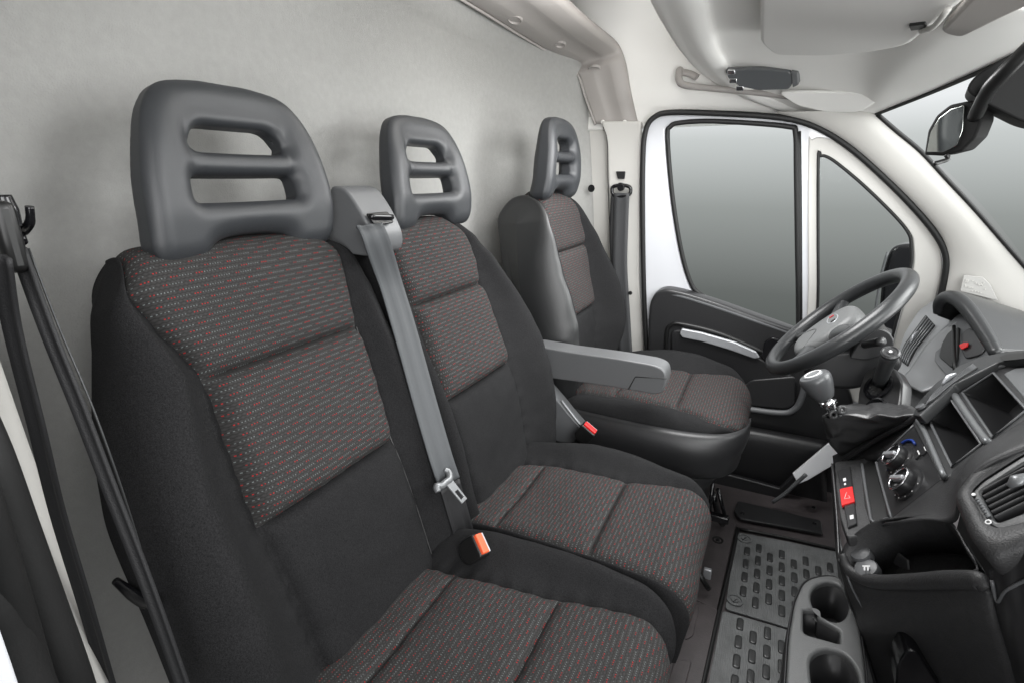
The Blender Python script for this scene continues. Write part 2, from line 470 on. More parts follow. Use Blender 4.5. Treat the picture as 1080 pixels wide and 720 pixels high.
    for k, nm in (inserts or {}).items():
        if k in buckets: mk(nm, buckets[k], 'cloth', main)
    return main

def back_rows(x0, k, zb, zt, T, lumbar=.02, zl=.60, extra=()):
    """front face upward, over the top, down the back"""
    R = T/2; L = math.hypot(1, k); n = (1/L, k/L)
    def front(z): return (x0-k*(z-.4)+lumbar*math.exp(-((z-zl)/.13)**2), z)
    zs = [zb+(zt-R-zb)*i/150 for i in range(151)]
    for e_ in extra: zs += [e_-.003, e_-.0015, e_, e_+.0015, e_+.003]
    zs = sorted(zs); rows = []; s = zb
    for z in zs:
        p = front(z); rows.append((p, n, (p[0]-n[0]*R, p[1]-n[1]*R), z))
    c = rows[-1][2]; s = zs[-1]; a0 = math.atan2(n[1], n[0])
    for i in range(1, 25):
        a = a0+math.pi*i/24; N = (math.cos(a), math.sin(a)); rows.append(((c[0]+N[0]*R, c[1]+N[1]*R), N, c, s+R*math.pi*i/24, c[1]+N[1]*R if i < 13 else c[1]+R*math.sin(math.pi*i/24), 1-.16*i/24, zs[-1]))
    nb = (-n[0], -n[1]); s = rows[-1][3]
    for i in range(1, 16):
        z = zs[-1]-(zs[-1]-zb)*i/15; p = front(z); K = (p[0]-n[0]*R, p[1]-n[1]*R)
        rows.append(((K[0]-n[0]*R, K[1]-n[1]*R), nb, K, s+.04*i, z, .84, z))
    return rows, front, n

def headrest(parent, yc, front, n, zb, zt, hw, x_in=0.0, name='headrest', depth=.062, lean=.21, shear=.016):
    """moulded frame of rubbery plastic with two slots, leaning with the backrest"""
    H = zt-zb
    L = math.hypot(1, lean); up = (-lean/L, 1/L); nn = (1/L, lean/L)
    base = front(zb); bx = base[0]+x_in-.012
    o = [(-.97, .06), (-1.0, .16), (-.99, .40), (-.91, .66), (-.80, .84), (-.62, .955), (-.3, 1.0), (0, 1.005), (.3, 1.0), (.62, .955), (.80, .84), (.91, .66),
         (.99, .40), (1.0, .16), (.97, .06), (.86, .0), (.60, .0), (.50, .02), (.38, .09), (.2, .115), (0, .12), (-.2, .115), (-.38, .09), (-.50, .02), (-.60, .0), (-.86, .0)]
    out = [(p.x, p.y) for p in closed_cr([Vector((a*hw, b*H, 0)) for a, b in o], 6)]
    def slot(w0, w1, z0, z1, r):
        P = rounded([Vector((-w0*hw, z0*H, 0)), Vector((w0*hw, z0*H, 0)), Vector((w1*hw, z1*H, 0)), Vector((-w1*hw, z1*H, 0))], r, 6)
        return [(p.x, p.y) for p in P]
    holes = [slot(.57, .55, .305, .460, .010), slot(.54, .42, .590, .745, .020)]
    from mathutils import kdtree
    pts2 = []
    for pl in [out]+holes:
        for i in range(len(pl)):
            (x0_, y0_), (x1_, y1_) = pl[i-1], pl[i]; n_ = max(1, int(math.hypot(x1_-x0_, y1_-y0_)/.002))
            pts2 += [(x0_+(x1_-x0_)*k_/n_, y0_+(y1_-y0_)*k_/n_) for k_ in range(n_)]
    kd = kdtree.KDTree(len(pts2))
    for i, q in enumerate(pts2): kd.insert((q[0], q[1], 0), i)
    kd.balance()
    def to3(a, b, c):
        d = kd.find((a, b, 0))[2]; tv = b/H; t = abs(a)/hw
        Rr = .026 if (abs(a) > .50*hw or tv > .86 or tv < .3) else .012
        h = math.sqrt(max(0, 1-(1-min(1, (d+.0012)/Rr))**2)); h = .18+.82*h
        th = 1.0-.28*smoothstep((tv-.45)/.55)
        c2 = c*h*th
        inner = max(0, 1-((a/(.66*hw))**4+((b-.60*H)/(.33*H))**4))
        if c > 0: c2 -= .004*smoothstep(inner)
        c2 += .010*t*t-.010*(1-smoothstep(tv/.30))-.030*max(0, tv-.6)**1.5
        return (bx+up[0]*b+nn[0]*c2, yc+a+shear*b/H, zb+up[1]*b+nn[1]*c2)
    o_ = plate(name, out, holes, to3, depth, 'headrest', parent, bevel=.003, remesh=.003, smooth_it=2)
    sm_ = o_.modifiers.new('soft', 'SMOOTH'); sm_.iterations = 6; sm_.factor = .5
    return o_

def tab(*p): return spline_tab([(b, a) if False else (a, b) for a, b in p])
def const(c): return lambda s: c

# ---- the double passenger bench
bench = thing('passenger_bench', (.45, -.33, 0), 'double passenger bench in black and red-dotted cloth in front of the pale bulkhead', 'bench seat')
kB = .34; x0B = .385
rowsB, frontB, nB = back_rows(x0B, kB, .36, .975, .11, extra=(.645, .82))
insL = tab((.36, -.115), (.645, -.135), (.74, -.155), (.82, -.130), (.90, -.165), (.97, -.190))
S1 = upholstery(bench, 'backrest', -.545, rowsB,
    tab((.36, -.255), (.5, -.266), (.68, -.262), (.75, -.250), (.82, -.228), (.87, -.208), (.90, -.198), (.925, -.188), (.95, -.172), (.965, -.158), (.975, -.140), (1.0, -.12)),
    tab((.36, .200), (.5, .212), (.68, .212), (.80, .210), (.88, .205), (.93, .19), (.975, .16), (1.1, .12)),
    tab((.36, -.12), (.5, -.130), (.645, -.142), (.74, -.136), (.82, -.131), (.88, -.154), (.91, -.164), (.93, -.172), (.95, -.166), (.965, -.152), (.975, -.135), (1.0, -.115)),
    tab((.36, .125), (.5, .118), (.645, .112), (.74, .128), (.82, .136), (.90, .146), (.94, .148), (.975, .12), (1.1, .09)),
    tab((.36, .020), (.5, .040), (.7, .046), (.85, .030), (.94, .004), (1.2, 0)), tab((.36, .012), (.5, .028), (.7, .030), (.85, .018), (.94, .002), (1.2, 0)),
    [.645, .82, 1.02], D=.055, rb=.05, puff=[.010, .022, .014, 0], inserts={1: 'middle_cloth_panel', 2: 'upper_cloth_panel'}, wrinkle=.002)
S1['label'] = 'outer backrest, nearest the camera'
S2 = upholstery(bench, 'backrest', -.135, rowsB,
    tab((.36, -.19), (.5, -.197), (.68, -.197), (.88, -.195), (.93, -.185), (.975, -.15), (1.1, -.12)),
    tab((.36, .235), (.5, .258), (.66, .272), (.75, .262), (.82, .240), (.87, .218), (.92, .180), (.975, .13), (1.1, .10)),
    tab((.36, -.12), (.5, -.145), (.645, -.145), (.74, -.138), (.82, -.132), (.90, -.140), (.94, -.146), (.975, -.12), (1.1, -.09)),
    tab((.36, .09), (.5, .108), (.645, .116), (.74, .126), (.82, .130), (.88, .138), (.92, .13), (.975, .09), (1.1, .07)),
    tab((.36, .012), (.5, .024), (.7, .026), (.85, .016), (.94, .002), (1.2, 0)), tab((.36, .020), (.5, .042), (.7, .046), (.85, .030), (.94, .004), (1.2, 0)),
    [.645, .82, 1.02], D=.055, rb=.05, puff=[.010, .020, .014, 0], inserts={1: 'middle_cloth_panel', 2: 'upper_cloth_panel'}, wrinkle=.002)
S2['label'] = 'middle backrest, narrower in view'
piping(S1, 1, .37, .82)
headrest(bench, -.538, frontB, nB, .950, 1.172, .142, depth=.052, shear=.020)
headrest(bench, -.104, frontB, nB, .950, 1.172, .138, depth=.052, shear=.020)

def cushion_rows(xr, xf, z0, z1, R, zlow, depth, extra=()):
    """rear edge to the front roll and down the front"""
    pts = []
    ang = math.atan2(z1-z0, xf-xr); n = (-math.sin(ang), math.cos(ang))
    Lr = math.hypot(xf-R-xr, (z1-z0)*(xf-R-xr)/(xf-xr)); N = 110
    ss = sorted([Lr*i/N for i in range(N+1)]+[q for e_ in extra if 0 < e_ < Lr for q in (e_-.003, e_-.0015, e_, e_+.0015, e_+.003)])
    rows = []; zt = z1
    for s in ss:
        x = xr+math.cos(ang)*s; z = z0+math.sin(ang)*s
        z += .012*math.sin(math.pi*min(1, s/Lr))
        if s < .05: z -= .02*(1-s/.05)**2
        rows.append(((x, z), n, (min(x, xf-.09), z-depth), s))
    x, z = rows[-1][0]; cx_, cz = x-n[0]*R, z-n[1]*R; s = rows[-1][3]
    a0 = math.atan2(n[1], n[0]); sweep = a0+.12
    for i in range(1, 31):
        a = a0-sweep*i/30; Nn = (math.cos(a), math.sin(a)); p = (cx_+Nn[0]*R, cz+Nn[1]*R)
        rows.append((p, Nn, (xf-.10, min(p[1], zt-depth)), s+R*sweep*i/30))
    p, s = rows[-1][0], rows[-1][3]; a = a0-sweep; Nn = (math.cos(a), math.sin(a)); d = (math.sin(a), -math.cos(a)); k = (p[1]-zlow)/-d[1] if d[1] else .1
    for i in range(1, 25):
        q = (p[0]+d[0]*k*i/24, p[1]+d[1]*k*i/24); rows.append((q, Nn, (xf-.10, min(q[1], zt-depth)), s+k*i/24))
    return rows

def cushion(parent, yc, rows, oL, oR, sL, sR, hL, hR, breaks, lab, **k):
    ends = rows[-1][3]
    c = upholstery(parent, 'seat_cushion', yc, rows, oL, oR, sL, sR, hL, hR, breaks, puff=[.006, .009, .009], groove=.005,
                   inserts={0: 'rear_cloth_panel', 1: 'middle_cloth_panel', 2: 'front_cloth_panel'}, **k)
    c['label'] = lab; return c
rc1 = cushion_rows(.335, .768, .425, .440, .060, .27, .13, extra=(.105, .275))
rc = cushion_rows(.335, .782, .425, .440, .060, .27, .13, extra=(.105, .285))
# s runs from x=.335
cushion(bench, -.545, rc1, tab((0, -.235), (.2, -.235), (.35, -.235), (.45, -.22), (.6, -.20)), tab((0, .200), (.2, .206), (.35, .206), (.42, .204), (.50, .18), (.62, .155)),
        tab((0, -.19), (.2, -.195), (.35, -.20), (.45, -.195), (.6, -.18)), tab((0, .100), (.1, .095), (.2, .100), (.33, .128), (.42, .146), (.52, .142), (.62, .12)),
        const(.020), tab((0, .024), (.2, .034), (.36, .026), (.45, .010), (.6, .002)), [.105, .275], 'outer seat cushion, nearest the camera', D=.12, rb=.035)
cushion(bench, -.135, rc, tab((0, -.198), (.3, -.198), (.45, -.195), (.6, -.17)), tab((0, .150), (.1, .165), (.25, .175), (.36, .168), (.43, .150), (.50, .125), (.62, .10)),
        tab((0, -.186), (.3, -.188), (.45, -.184), (.6, -.160)), tab((0, .03), (.06, .050), (.11, .062), (.2, .062), (.3, .072), (.38, .10), (.44, .112), (.52, .098), (.62, .075)),
        const(.006), tab((0, .020), (.2, .030), (.36, .018), (.45, .004), (.6, 0)), [.105, .285], 'middle seat cushion', D=.12, rb=.045)
box('seat_base', (.48, -.34, .145), (.46, .84, .24), 'black', bench, bevel=.01)
box('seat_valance', (.60, -.34, .285), (.30, .86, .06), 'vinyl', bench, bevel=.015)
# belt outlet between the two headrests
bx0 = .150
hp = [Vector((x, 0, z)) for x, z in ((.245, .925), (.252, .955), (.238, .985), (.215, 1.018), (.200, 1.032), (.185, 1.036), (.168, 1.036), (.15, .93))]
yh = -.327; hwid = .080
v = [];
hpr = rounded(hp, .02, 4)
belt_box = prism('belt_outlet', [p+Vector((0, yh-hwid/2, 0)) for p in hpr], hwid, 'grey_plastic', bench, n=(0, 1, 0), bevel=.007, bseg=4)
ROOT[belt_box.name] = ROOT[bench.name]
sn = Vector((.82, 0, .57)).normalized(); st = Vector((-.57, 0, .82)).normalized()
sl = Vector((.2415, yh-.010, .984))
prism('belt_slot', rounded([sl+st*.011*b+Vector((0, .027*a, 0)) for a, b in ((-1, 1), (1, 1), (1, -1), (-.8, -1.1))], .006, 4), .004, 'gloss_black', belt_box, n=sn, bevel=.0015)
tube('belt_roller', [sl+sn*.006+Vector((0, -.026, 0))+st*.003, sl+sn*.006+Vector((0, .026, 0))-st*.002], .0045, 'gloss_black', belt_box)

# ---- belt of the middle seat
mb = thing('seat_belt', (.40, -.34, .40), 'grey ribbed belt strap hanging between the two near headrests, with a silver tongue', 'seat belt')
pts = [W(389, 237, n=(1, 0, .60), d=.2415+.006+.60*.980), W(396, 252, n=(1, 0, .45), d=.258+.45*.955+.004)]
for px, py, off in ((412, 300, .030), (430, 360, .040), (448, 425, .050), (464, 480, .056), (474, 510, .052), (486, 552, .040), (493, 578, .020)):
    pts.append(W(px, py, n=(1, 0, kB), d=x0B+.4*kB+off))
mid = pts[:7]; low = pts[6:]
ribbon('webbing', mid, .046, 'webbing', mb, wdir=(.25, 1, .12), ridges=2)
ribbon('lower_webbing', low, .040, 'webbing_black', mb, wdir=(.45, 1, .1), ridges=2)
tc_ = W(470, 508, n=(1, 0, kB), d=x0B+.4*kB+.066)
a1 = (W(484, 494, n=(1, 0, kB), d=x0B+.4*kB+.066)-W(456, 518, n=(1, 0, kB), d=x0B+.4*kB+.066)).normalized()
ng = (CAM-tc_).normalized(); a2 = ng.cross(a1).normalized()
if a2.z > 0: a2 = -a2
tg = tube('tongue_bar', [tc_-a1*.026+a2*.004, tc_-a1*.022-a2*.004, tc_-a1*.012, tc_, tc_+a1*.012, tc_+a1*.020-a2*.010, tc_+a1*.016-a2*.018], [.005, .006, .006, .006, .006, .0055, .004], 'satin', mb)
def flatp(name, c, ax, ay, out, holes, th, material, parent, **k):
    nz = ax.cross(ay).normalized()
    return plate(name, out, holes, lambda a, b, d: c+ax*a+ay*b+nz*d, th, material, parent, **k)
flatp('tongue_blade', tc_+a1*.006+a2*.004, a1, a2, [(-.009, 0), (.009, 0), (.008, .040), (-.008, .040)], [[(-.0045, .018), (.0045, .018), (.0045, .034), (-.0045, .034)]], .003, 'satin', mb, bevel=.0008)

def buckle(name, c, axis, side, label, cat, size=(.040, .044, .024), red='orange'):
    """buckle body with its release button at the top end; axis = towards the button, side = width"""
    t = thing(name, c, label, cat)
    axis = Vector(axis).normalized(); side = Vector(side); side = (side-axis*side.dot(axis)).normalized(); nz = side.cross(axis)
    A = (side, axis, nz); c = Vector(c)
    bd = prism('buckle_body', rounded([c+side*a*size[0]+axis*b*size[1]-nz*size[2]/2 for a, b in ((-.5, .5), (.5, .5), (.5, -.25), (.3, -.5), (-.3, -.5), (-.5, -.25))], .006, 3), size[2], 'black', t, n=nz, bevel=.003)
    box('release_button', c+axis*(size[1]*.5+.001)+nz*.002, (size[0]*.82, .010, size[2]*.62), red, t, axes=A, bevel=.002)
    box('latch_slot', c+axis*(size[1]*.5+.0005)-nz*(size[2]*.36), (size[0]*.8, .006, .003), 'silver', t, axes=A, bevel=.0006)
    tube('stalk', [c-axis*size[1]*.45, c-axis*(size[1]*.9)-Vector((0, 0, .01)), c-axis*size[1]*1.3-Vector((0, 0, .03))], [.012, .010, .009], 'black', t, flat=.5, upv=nz)
    return t
bc = W(499, 579, z=.462)
bax = (W(511, 572, z=.487)-W(488, 588, z=.445)).normalized()
buckle('belt_buckle', bc, bax, (W(520, 585, z=.475)-W(502, 566, z=.487)), 'black buckle with an orange button standing between the two near cushions', 'belt buckle')

# ---- driver seat
DY = .445
drv = thing('driver_seat', (.50, DY, 0), 'single driver seat with grey armrest, beyond the bench', 'seat')
x0D, kD = .360, .165
rowsD, frontD, nD = back_rows(x0D, kD, .42, 1.015, .15, lumbar=.015, zl=.6, extra=(.655, .845))
SD = upholstery(drv, 'backrest', DY, rowsD,
    tab((.42, -.20), (.55, -.215), (.7, -.212), (.8, -.20), (.88, -.182), (.95, -.158), (1.015, -.12), (1.1, -.10)),
    tab((.42, .225), (.55, .255), (.7, .262), (.8, .25), (.88, .22), (.95, .18), (1.015, .13), (1.1, .11)),
    tab((.42, -.10), (.55, -.130), (.655, -.128), (.845, -.128), (.93, -.14), (1.0, -.115), (1.1, -.08)),
    tab((.42, .12), (.55, .12), (.655, .148), (.845, .158), (.93, .14), (1.0, .11), (1.1, .08)),
    tab((.42, .02), (.55, .05), (.7, .055), (.88, .028), (1.0, 0)), tab((.42, .03), (.55, .075), (.7, .080), (.85, .04), (.97, .004), (1.2, 0)),
    [.655, .845, 1.06], D=.075, rb=.055, side_mat='vinyl_grey', puff=[.005, .014, .010, 0], inserts={1: 'middle_cloth_panel', 2: 'upper_cloth_panel'})
headrest(drv, DY+.005, frontD, nD, .990, 1.210, .128, x_in=-.012, depth=.064, lean=.0, shear=.02)
rd = cushion_rows(.36, .824, .455, .475, .065, .34, .10, extra=(.13, .30))
cushion(drv, DY-.01, rd, tab((0, -.235), (.25, -.25), (.38, -.245), (.45, -.20), (.55, -.13), (.65, -.1)), tab((0, .21), (.2, .245), (.36, .24), (.43, .20), (.52, .15), (.65, .12)),
        tab((0, -.11), (.13, -.135), (.30, -.155), (.40, -.195), (.46, -.17), (.55, -.112), (.65, -.085)), tab((0, .10), (.13, .115), (.30, .13), (.38, .165), (.44, .165), (.52, .13), (.65, .10)),
        tab((0, .012), (.3, .018), (.42, .004), (.6, 0)), tab((0, .02), (.25, .040), (.38, .022), (.46, .004), (.6, 0)), [.13, .30], 'driver seat cushion', D=.09, rb=.04)
# plastic valance round the near side
val = []
for f_, (zt_, zb_) in ((0, (.445, .33)), (.0, (.445, .33))): pass
vx = [(.36, .19), (.50, .178), (.62, .172), (.72, .178), (.79, .205), (.825, .26), (.835, .33)]
rows = []
for dz, dy in ((.0, .012), (-.006, -.004), (-.04, -.014), (-.085, -.010), (-.115, .010)):
    rows.append([Vector((x - (0.012 if dz < -.08 else 0), y+dy, .452+.010*(x-.36)+dz*(1-.0*x))) for x, y in vx])
patch('valance', rows, 'vinyl', drv, nu=8, nv=5, solid=.006, soff=-1)
box('seat_base', (.55, DY, .19), (.40, .40, .30), 'black', drv, bevel=.02)
patch('base_skirt', [[Vector((.36, .20, .34)), Vector((.6, .19, .34)), Vector((.74, .20, .34)), Vector((.79, .26, .34)), Vector((.80, .40, .34))],
                     [Vector((.36, .22, .24)), Vector((.6, .215, .24)), Vector((.70, .225, .24)), Vector((.74, .28, .24)), Vector((.75, .40, .24))]], 'vinyl', drv, solid=.005)
# seat rail hardware under the near front corner
for k_, (px, py, qx, qy) in enumerate(((752, 508, 747, 548), (757, 515, 765, 545))):
    tube('seat_rail_rod', [W(px, py, y=.28), W(qx, qy, y=.28)], .005, 'gloss_black', drv, n=1)
box('seat_rail', W(756, 545, y=.27), (.06, .02, .02), 'gloss_black', drv, bevel=.004)
# armrest on the bench side of the driver seat: hinged at the backrest
ya = .155
arm_top = [(560, 364), (600, 371), (650, 378), (690, 385), (701, 390)]
arm_bot = [(703, 401), (699, 414), (690, 416), (664, 411), (620, 404), (590, 400), (566, 396)]
AT = [W(px, py, y=ya) for px, py in arm_top]; AB = [W(px, py, y=ya) for px, py in arm_bot]
armp = rounded(AT+AB, .012, 4)
arm = prism('armrest', armp, .066, 'armrest', drv, n=(0, 1, 0), bevel=.012, bseg=5)
ROOT[arm.name] = ROOT[drv.name]
cyl('armrest_hinge_cap', W(577, 386, y=ya-.001), (0, -1, 0), .0085, .003, 'black', arm, seg=24)
tube('armrest_split_line', [W(663, 410, y=ya-.0005), W(670, 397, y=ya-.0005), W(703, 399, y=ya-.0005)], .0012, 'black', arm, n=1)
# curved side shield with the driver's buckle
sh = [(571, 405), (578, 411), (590, 425), (602, 440), (613, 452), (619, 460), (608, 466), (590, 466), (577, 460), (570, 450)]
shp = prism('recliner_shield', rounded([W(px, py, y=.125) for px, py in sh], .012, 3), .045, 'grey_plastic', drv, n=(0, 1, 0), bevel=.008, bseg=4)
ROOT[shp.name] = ROOT[drv.name]
cyl('screw_hole', W(583, 447, y=.1235), (0, -1, 0), .004, .002, 'black', shp, seg=16)
tube('shield_ridge', [W(592, 422, y=.122), W(602, 435, y=.120), W(613, 449, y=.122)], .004, 'satin', shp)
bd_ = W(617, 457, y=.105)
ax_ = (W(626, 450, y=.10)-W(610, 468, y=.10))
buckle('belt_buckle', bd_, ax_, (W(628, 462, y=.10)-W(617, 451, y=.10)), 'black buckle with a red button beside the grey shield of the driver seat', 'belt buckle', size=(.042, .044, .026), red='red')

# ================================================================ the shell of the cab
def extr(name, prof, x0, x1, material, kind='structure', nx=2, n=8, solid=.01, parent=None, axis='x', label=None, cat=None):
    P = cr1([Vector(p) for p in prof], n); rows = []
    for i in range(nx+1):
        x = x0+(x1-x0)*i/nx
        rows.append([Vector((x, p.x, p.y)) if axis == 'x' else Vector((p.x, x, p.y)) if axis == 'y' else Vector((p.x, p.y, x)) for p in P])
    v, f = grid(rows); o = obj(name, v, f, material, parent, solid=solid, soff=0)
    return tag(o, label, cat, kind=kind)
# bulkhead: flat behind the seats, swept forward at both ends
bw = [(.27, -.935), (.20, -.915), (.10, -.875), (.045, -.80), (.03, -.70), (.028, -.3), (.028, .2), (.034, .42), (.065, .60), (.115, .72), (.175, .81), (.215, .86), (.235, .90)]
rows = []
for z in (0, .4, .8, 1.2, 1.56):
    rows.append([Vector((x, y, z)) for x, y in bw])
tag(patch('bulkhead', rows, 'felt', None, nu=8, nv=2, solid=.012, soff=0), kind='structure')
floor = box('floor', (.72, 0, -.02), (1.9, 1.84, .04), 'rubber_floor', None, bevel=0); tag(floor, kind='structure')
RZ = [(.842, 1.205), (.842, 1.27), (.838, 1.36), (.822, 1.45), (.77, 1.53), (.66, 1.575), (.40, 1.60), (0, 1.61), (-.40, 1.60), (-.66, 1.575), (-.77, 1.53), (-.822, 1.45), (-.838, 1.36), (-.845, 1.30)]
tag(extr('ceiling', RZ, .04, .98, 'liner', nx=3), kind='structure')

# bulkhead cross member cover
cm = thing('roof_beam_cover', (.15, .5, 1.45), 'taupe plastic beam cover running along the top of the bulkhead and down to the pillar', 'trim')
L = [W(360, -75, x=.04), W(490, 0, x=.05), W(550, 37, x=.075), W(598, 66, x=.135), W(610, 79, y=.80), W(618, 103, y=.815), W(628, 131, y=.825)]
U = [W(486, -75, x=.23), W(583, 0, x=.24), W(619, 31, x=.27), W(647, 53, x=.295), W(657, 66, y=.80), W(664, 98, y=.815), W(672, 131, y=.825)]
CL = [cr1([a_, b_], 1) for a_, b_ in zip(L, U)]
Ls, Us = cr1(L, 8), cr1(U, 8); rows = []
for t, dz, dy in ((0, .012, 0), (0, .003, 0), (.02, 0, 0), (.06, -.001, 0), (.30, -.001, 0), (.36, .000, 0), (.42, .003, 0), (.62, .003, 0), (.68, .000, 0), (.72, .000, 0), (.96, .003, 0), (1, .012, 0), (1, .03, .0)):
    rr = []
    for i, (a_, b_) in enumerate(zip(Ls, Us)):
        k = smoothstep((i-24)/14)       # 0 on the beam, 1 on the pillar
        rr.append(a_.lerp(b_, t)+Vector((0, 1, 0))*dz*k*(1 if dz < .05 else .4)+Vector((0, 0, 1))*dz*(1-k))
    rows.append(rr)
v, f = grid(rows); obj('beam_panel', v, f, 'taupe', cm, solid=.003, soff=0)
tube('beam_edge', [p+Vector((.0, -.002, -.004)) for p in L], .0035, 'taupe', cm, n=8)
for (px, py), r in (((545, 18), .020), ((590, 45), .017), ((627, 71), .019)):
    best = min(((Vector(PJ(a_.lerp(b_, t)))-Vector((px, py))).length, i, t) for i, (a_, b_) in enumerate(zip(Ls, Us)) for t in [k/20 for k in range(1, 20)])
    Q = Ls[best[1]].lerp(Us[best[1]], best[2])
    cyl('recess_cap', Q+Vector((0, -.001, -.002)), (0, -.3, -1), r, .003, 'taupe', cm, rings=[(r*1.05, -.004), (r*1.05, .003), (r*.9, .005), (r*.82, -.001), (r*.1, -.001)])
for px in (636, 659):
    cyl('screw_cap', W(px, 129, y=.818), (0, -1, -.3), .007, .004, 'liner', cm, seg=20)

# driver side pillar
pl = thing('door_pillar_trim', (.33, .84, .7), 'pale plastic pillar trim behind the far door, holding the belt guide', 'pillar trim')
PT = [(634, 128), (676, 128), (674, 200), (674, 300), (682, 400), (690, 470), (652, 470), (648, 380), (644, 260), (641, 180), (640, 150)]
prism('pillar_panel', [W(px, py, n=(0, 1, .10), d=.825+.10*1.0) for px, py in PT], .03, 'trim', pl, n=(0, 1, 0), bevel=.006)
prism('corner_panel', [W(px, py, n=(.0, 1, .10), d=.862+.10) for px, py in ((604, 76), (618, 78), (630, 125), (643, 150), (648, 260), (660, 470), (600, 470))], .012, 'trim', pl, n=(0, 1, 0), bevel=.003)
tube('panel_joint', [W(px, py, n=(0, 1, .10), d=.824+.10) for px, py in ((636, 134), (640.5, 150), (641.5, 200), (645, 290))], .0012, 'black', pl, n=4)
cyl('oval_cap', W(624, 199, y=.822), (-.2, -1, 0), .013, .004, 'gloss_black', pl, seg=24)
for px in (652.5, 660.5):
    tube('panel_rib', [W(px, 152, y=.822), W(px+.5, 178, y=.823)], .0014, 'trim', pl, n=2)
tube('panel_rib', [W(652.5, 152, y=.822), W(660.5, 152, y=.822)], .0014, 'trim', pl, n=1)
# driver's belt
db = thing('seat_belt', W(655, 203, y=.80), 'dark belt strap hanging from a black guide loop on the pale far pillar', 'seat belt')
prism('guide_cap', rounded([W(px, py, y=.818) for px, py in ((650, 181), (660, 181), (659, 189), (652, 189))], .003, 2), -.006, 'black', db, n=(0, 1, 0), bevel=.001)
tube('guide_loop', [W(px, py, y=.80) for px, py in ((646, 198), (651, 196), (660, 196), (665, 199), (664, 205), (658, 207), (651, 207), (646, 204))], .0062, 'gloss_black', db, closed=True, n=5)
cyl('guide_bolt', W(655.5, 198, y=.80), (0, -1, 0), .012, .012, 'gloss_black', db, seg=24)
cyl('guide_stem', W(655.5, 196, y=.818), (0, -1, 0), .010, .02, 'black', db, seg=16)
ribbon('webbing', [W(656, 204, y=.795), W(655, 230, y=.80), W(654, 280, y=.80), W(657, 330, y=.80), W(660, 375, y=.80), W(664, 410, y=.80)], .052, 'webbing_dark', db, wdir=(1, 0, 0), ridges=1)
ribbon('lower_webbing', [W(650, 205, y=.802), W(648, 250, y=.808), W(652, 320, y=.808), W(657, 380, y=.808), W(662, 420, y=.805)], .035, 'webbing_black', db, wdir=(1, .1, 0), ridges=1)
cyl('belt_stop', W(665, 309, y=.797), (0, -1, 0), .007, .006, 'black', db, seg=20)

# near side pillar and door opening at the left edge
np_ = thing('near_pillar_trim', (.25, -.87, .7), 'pale upright trim edge of the near door opening, left of the black strap', 'pillar trim')
e1 = [(-36, 270), (-3, 370), (28, 460), (60, 550), (90, 630), (128, 735), (150, 800)]
rows = []
for (dx, yy) in ((-.03, -.845), (-.008, -.850), (.004, -.862), (.006, -.878), (0, -.90)):
    r_ = [Vector((W(px, py, y=-.85).x+dx, yy, W(px, py, y=-.85).z)) for px, py in e1]
    rows.append([r_[0]+Vector((-.04, 0, .34))]+r_)
patch('pillar_panel', rows, 'trim', np_, nu=6, nv=5, solid=.004, soff=0)
sl_ = thing('door_seal', (.28, -.92, .7), 'thick black rubber door seal at the lower left corner', 'door seal')
SP = [W(-95, 300, y=-.905)+Vector((-.04, 0, .30))]+[W(px, py, y=-.905) for px, py in ((-95, 300), (-56, 400), (-20, 480), (10, 560), (40, 640), (68, 715), (96, 800))]
tube('seal_bulb', [p+Vector((.002, 0, 0)) for p in SP], .017, 'rubber', sl_, n=5, seg=18)
tube('seal_lip', [p+Vector((.010, -.020, 0)) for p in SP], .010, 'rubber', sl_, n=5)
SQ = [W(-90, 380, y=-.93)+Vector((-.06, 0, .40))]+[W(px, py, y=-.93) for px, py in ((-90, 380), (-30, 500), (2, 595), (22, 660), (40, 720), (60, 790))]
tube('seal_outer_fold', SQ, .010, 'rubber', sl_, n=5)
tube('seal_edge', [W(-110, 420, y=-.94)+Vector((-.06, 0, .40))]+[W(px, py, y=-.94) for px, py in ((-110, 420), (-66, 520), (-20, 620), (2, 675), (24, 728), (55, 800))], .018, 'rubber', sl_, n=5)
bs = [W(-130, 440, y=-.96)+Vector((-.06, 0, .42))]+[W(px, py, y=-.96) for px, py in ((-130, 440), (-60, 580), (-30, 660), (-8, 720), (20, 800))]
bp_ = patch('body_sill', [[p+Vector((0, 0.01, 0)) for p in bs], bs, [p+Vector((.01, -.02, 0)) for p in bs]], 'body', None, solid=.003, soff=0)
tag(bp_, 'white painted edge of the near door opening at the bottom left corner', 'body panel')
# near belt: ring, hook and two straps
nb = thing('seat_belt', W(18, 262, y=-.83), 'black belt with its hook-shaped guide beside the near edge of the bench', 'seat belt')
yb = -.835
ribbon('front_webbing', [W(20, 262, y=yb), W(50, 345, y=yb), W(85, 432, y=yb), (W(115, 510, y=yb)), W(150, 600, y=yb), W(172, 660, y=yb), W(200, 740, y=yb)], .0125, 'webbing_black', nb, wdir=(.9, .44, 0), ridges=1, thick=.003)
ribbon('rear_webbing', [W(2, 270, y=-.858), W(14, 345, y=-.856), W(40, 450, y=-.856), (W(62, 540, y=-.856)), W(92, 640, y=-.856), W(118, 730, y=-.856)], .0135, 'webbing_black', nb, wdir=(.9, .44, 0), ridges=1, thick=.003)
tube('guide_bar', [W(px, py, y=-.825) for px, py in ((2, 206), (7, 222), (14, 243), (22, 257))], [.006, .008, .007, .005], 'gloss_black', nb, n=5)
tube('guide_hook', [W(px, py, y=-.822) for px, py in ((16, 246), (24, 244), (31, 236), (32, 228), (31, 218))], [.0035, .004, .0035, .003, .003], 'gloss_black', nb, n=6)
box('belt_guide', W(4, 250, y=-.84), (.03, .016, .055), 'black', nb, bevel=.006)
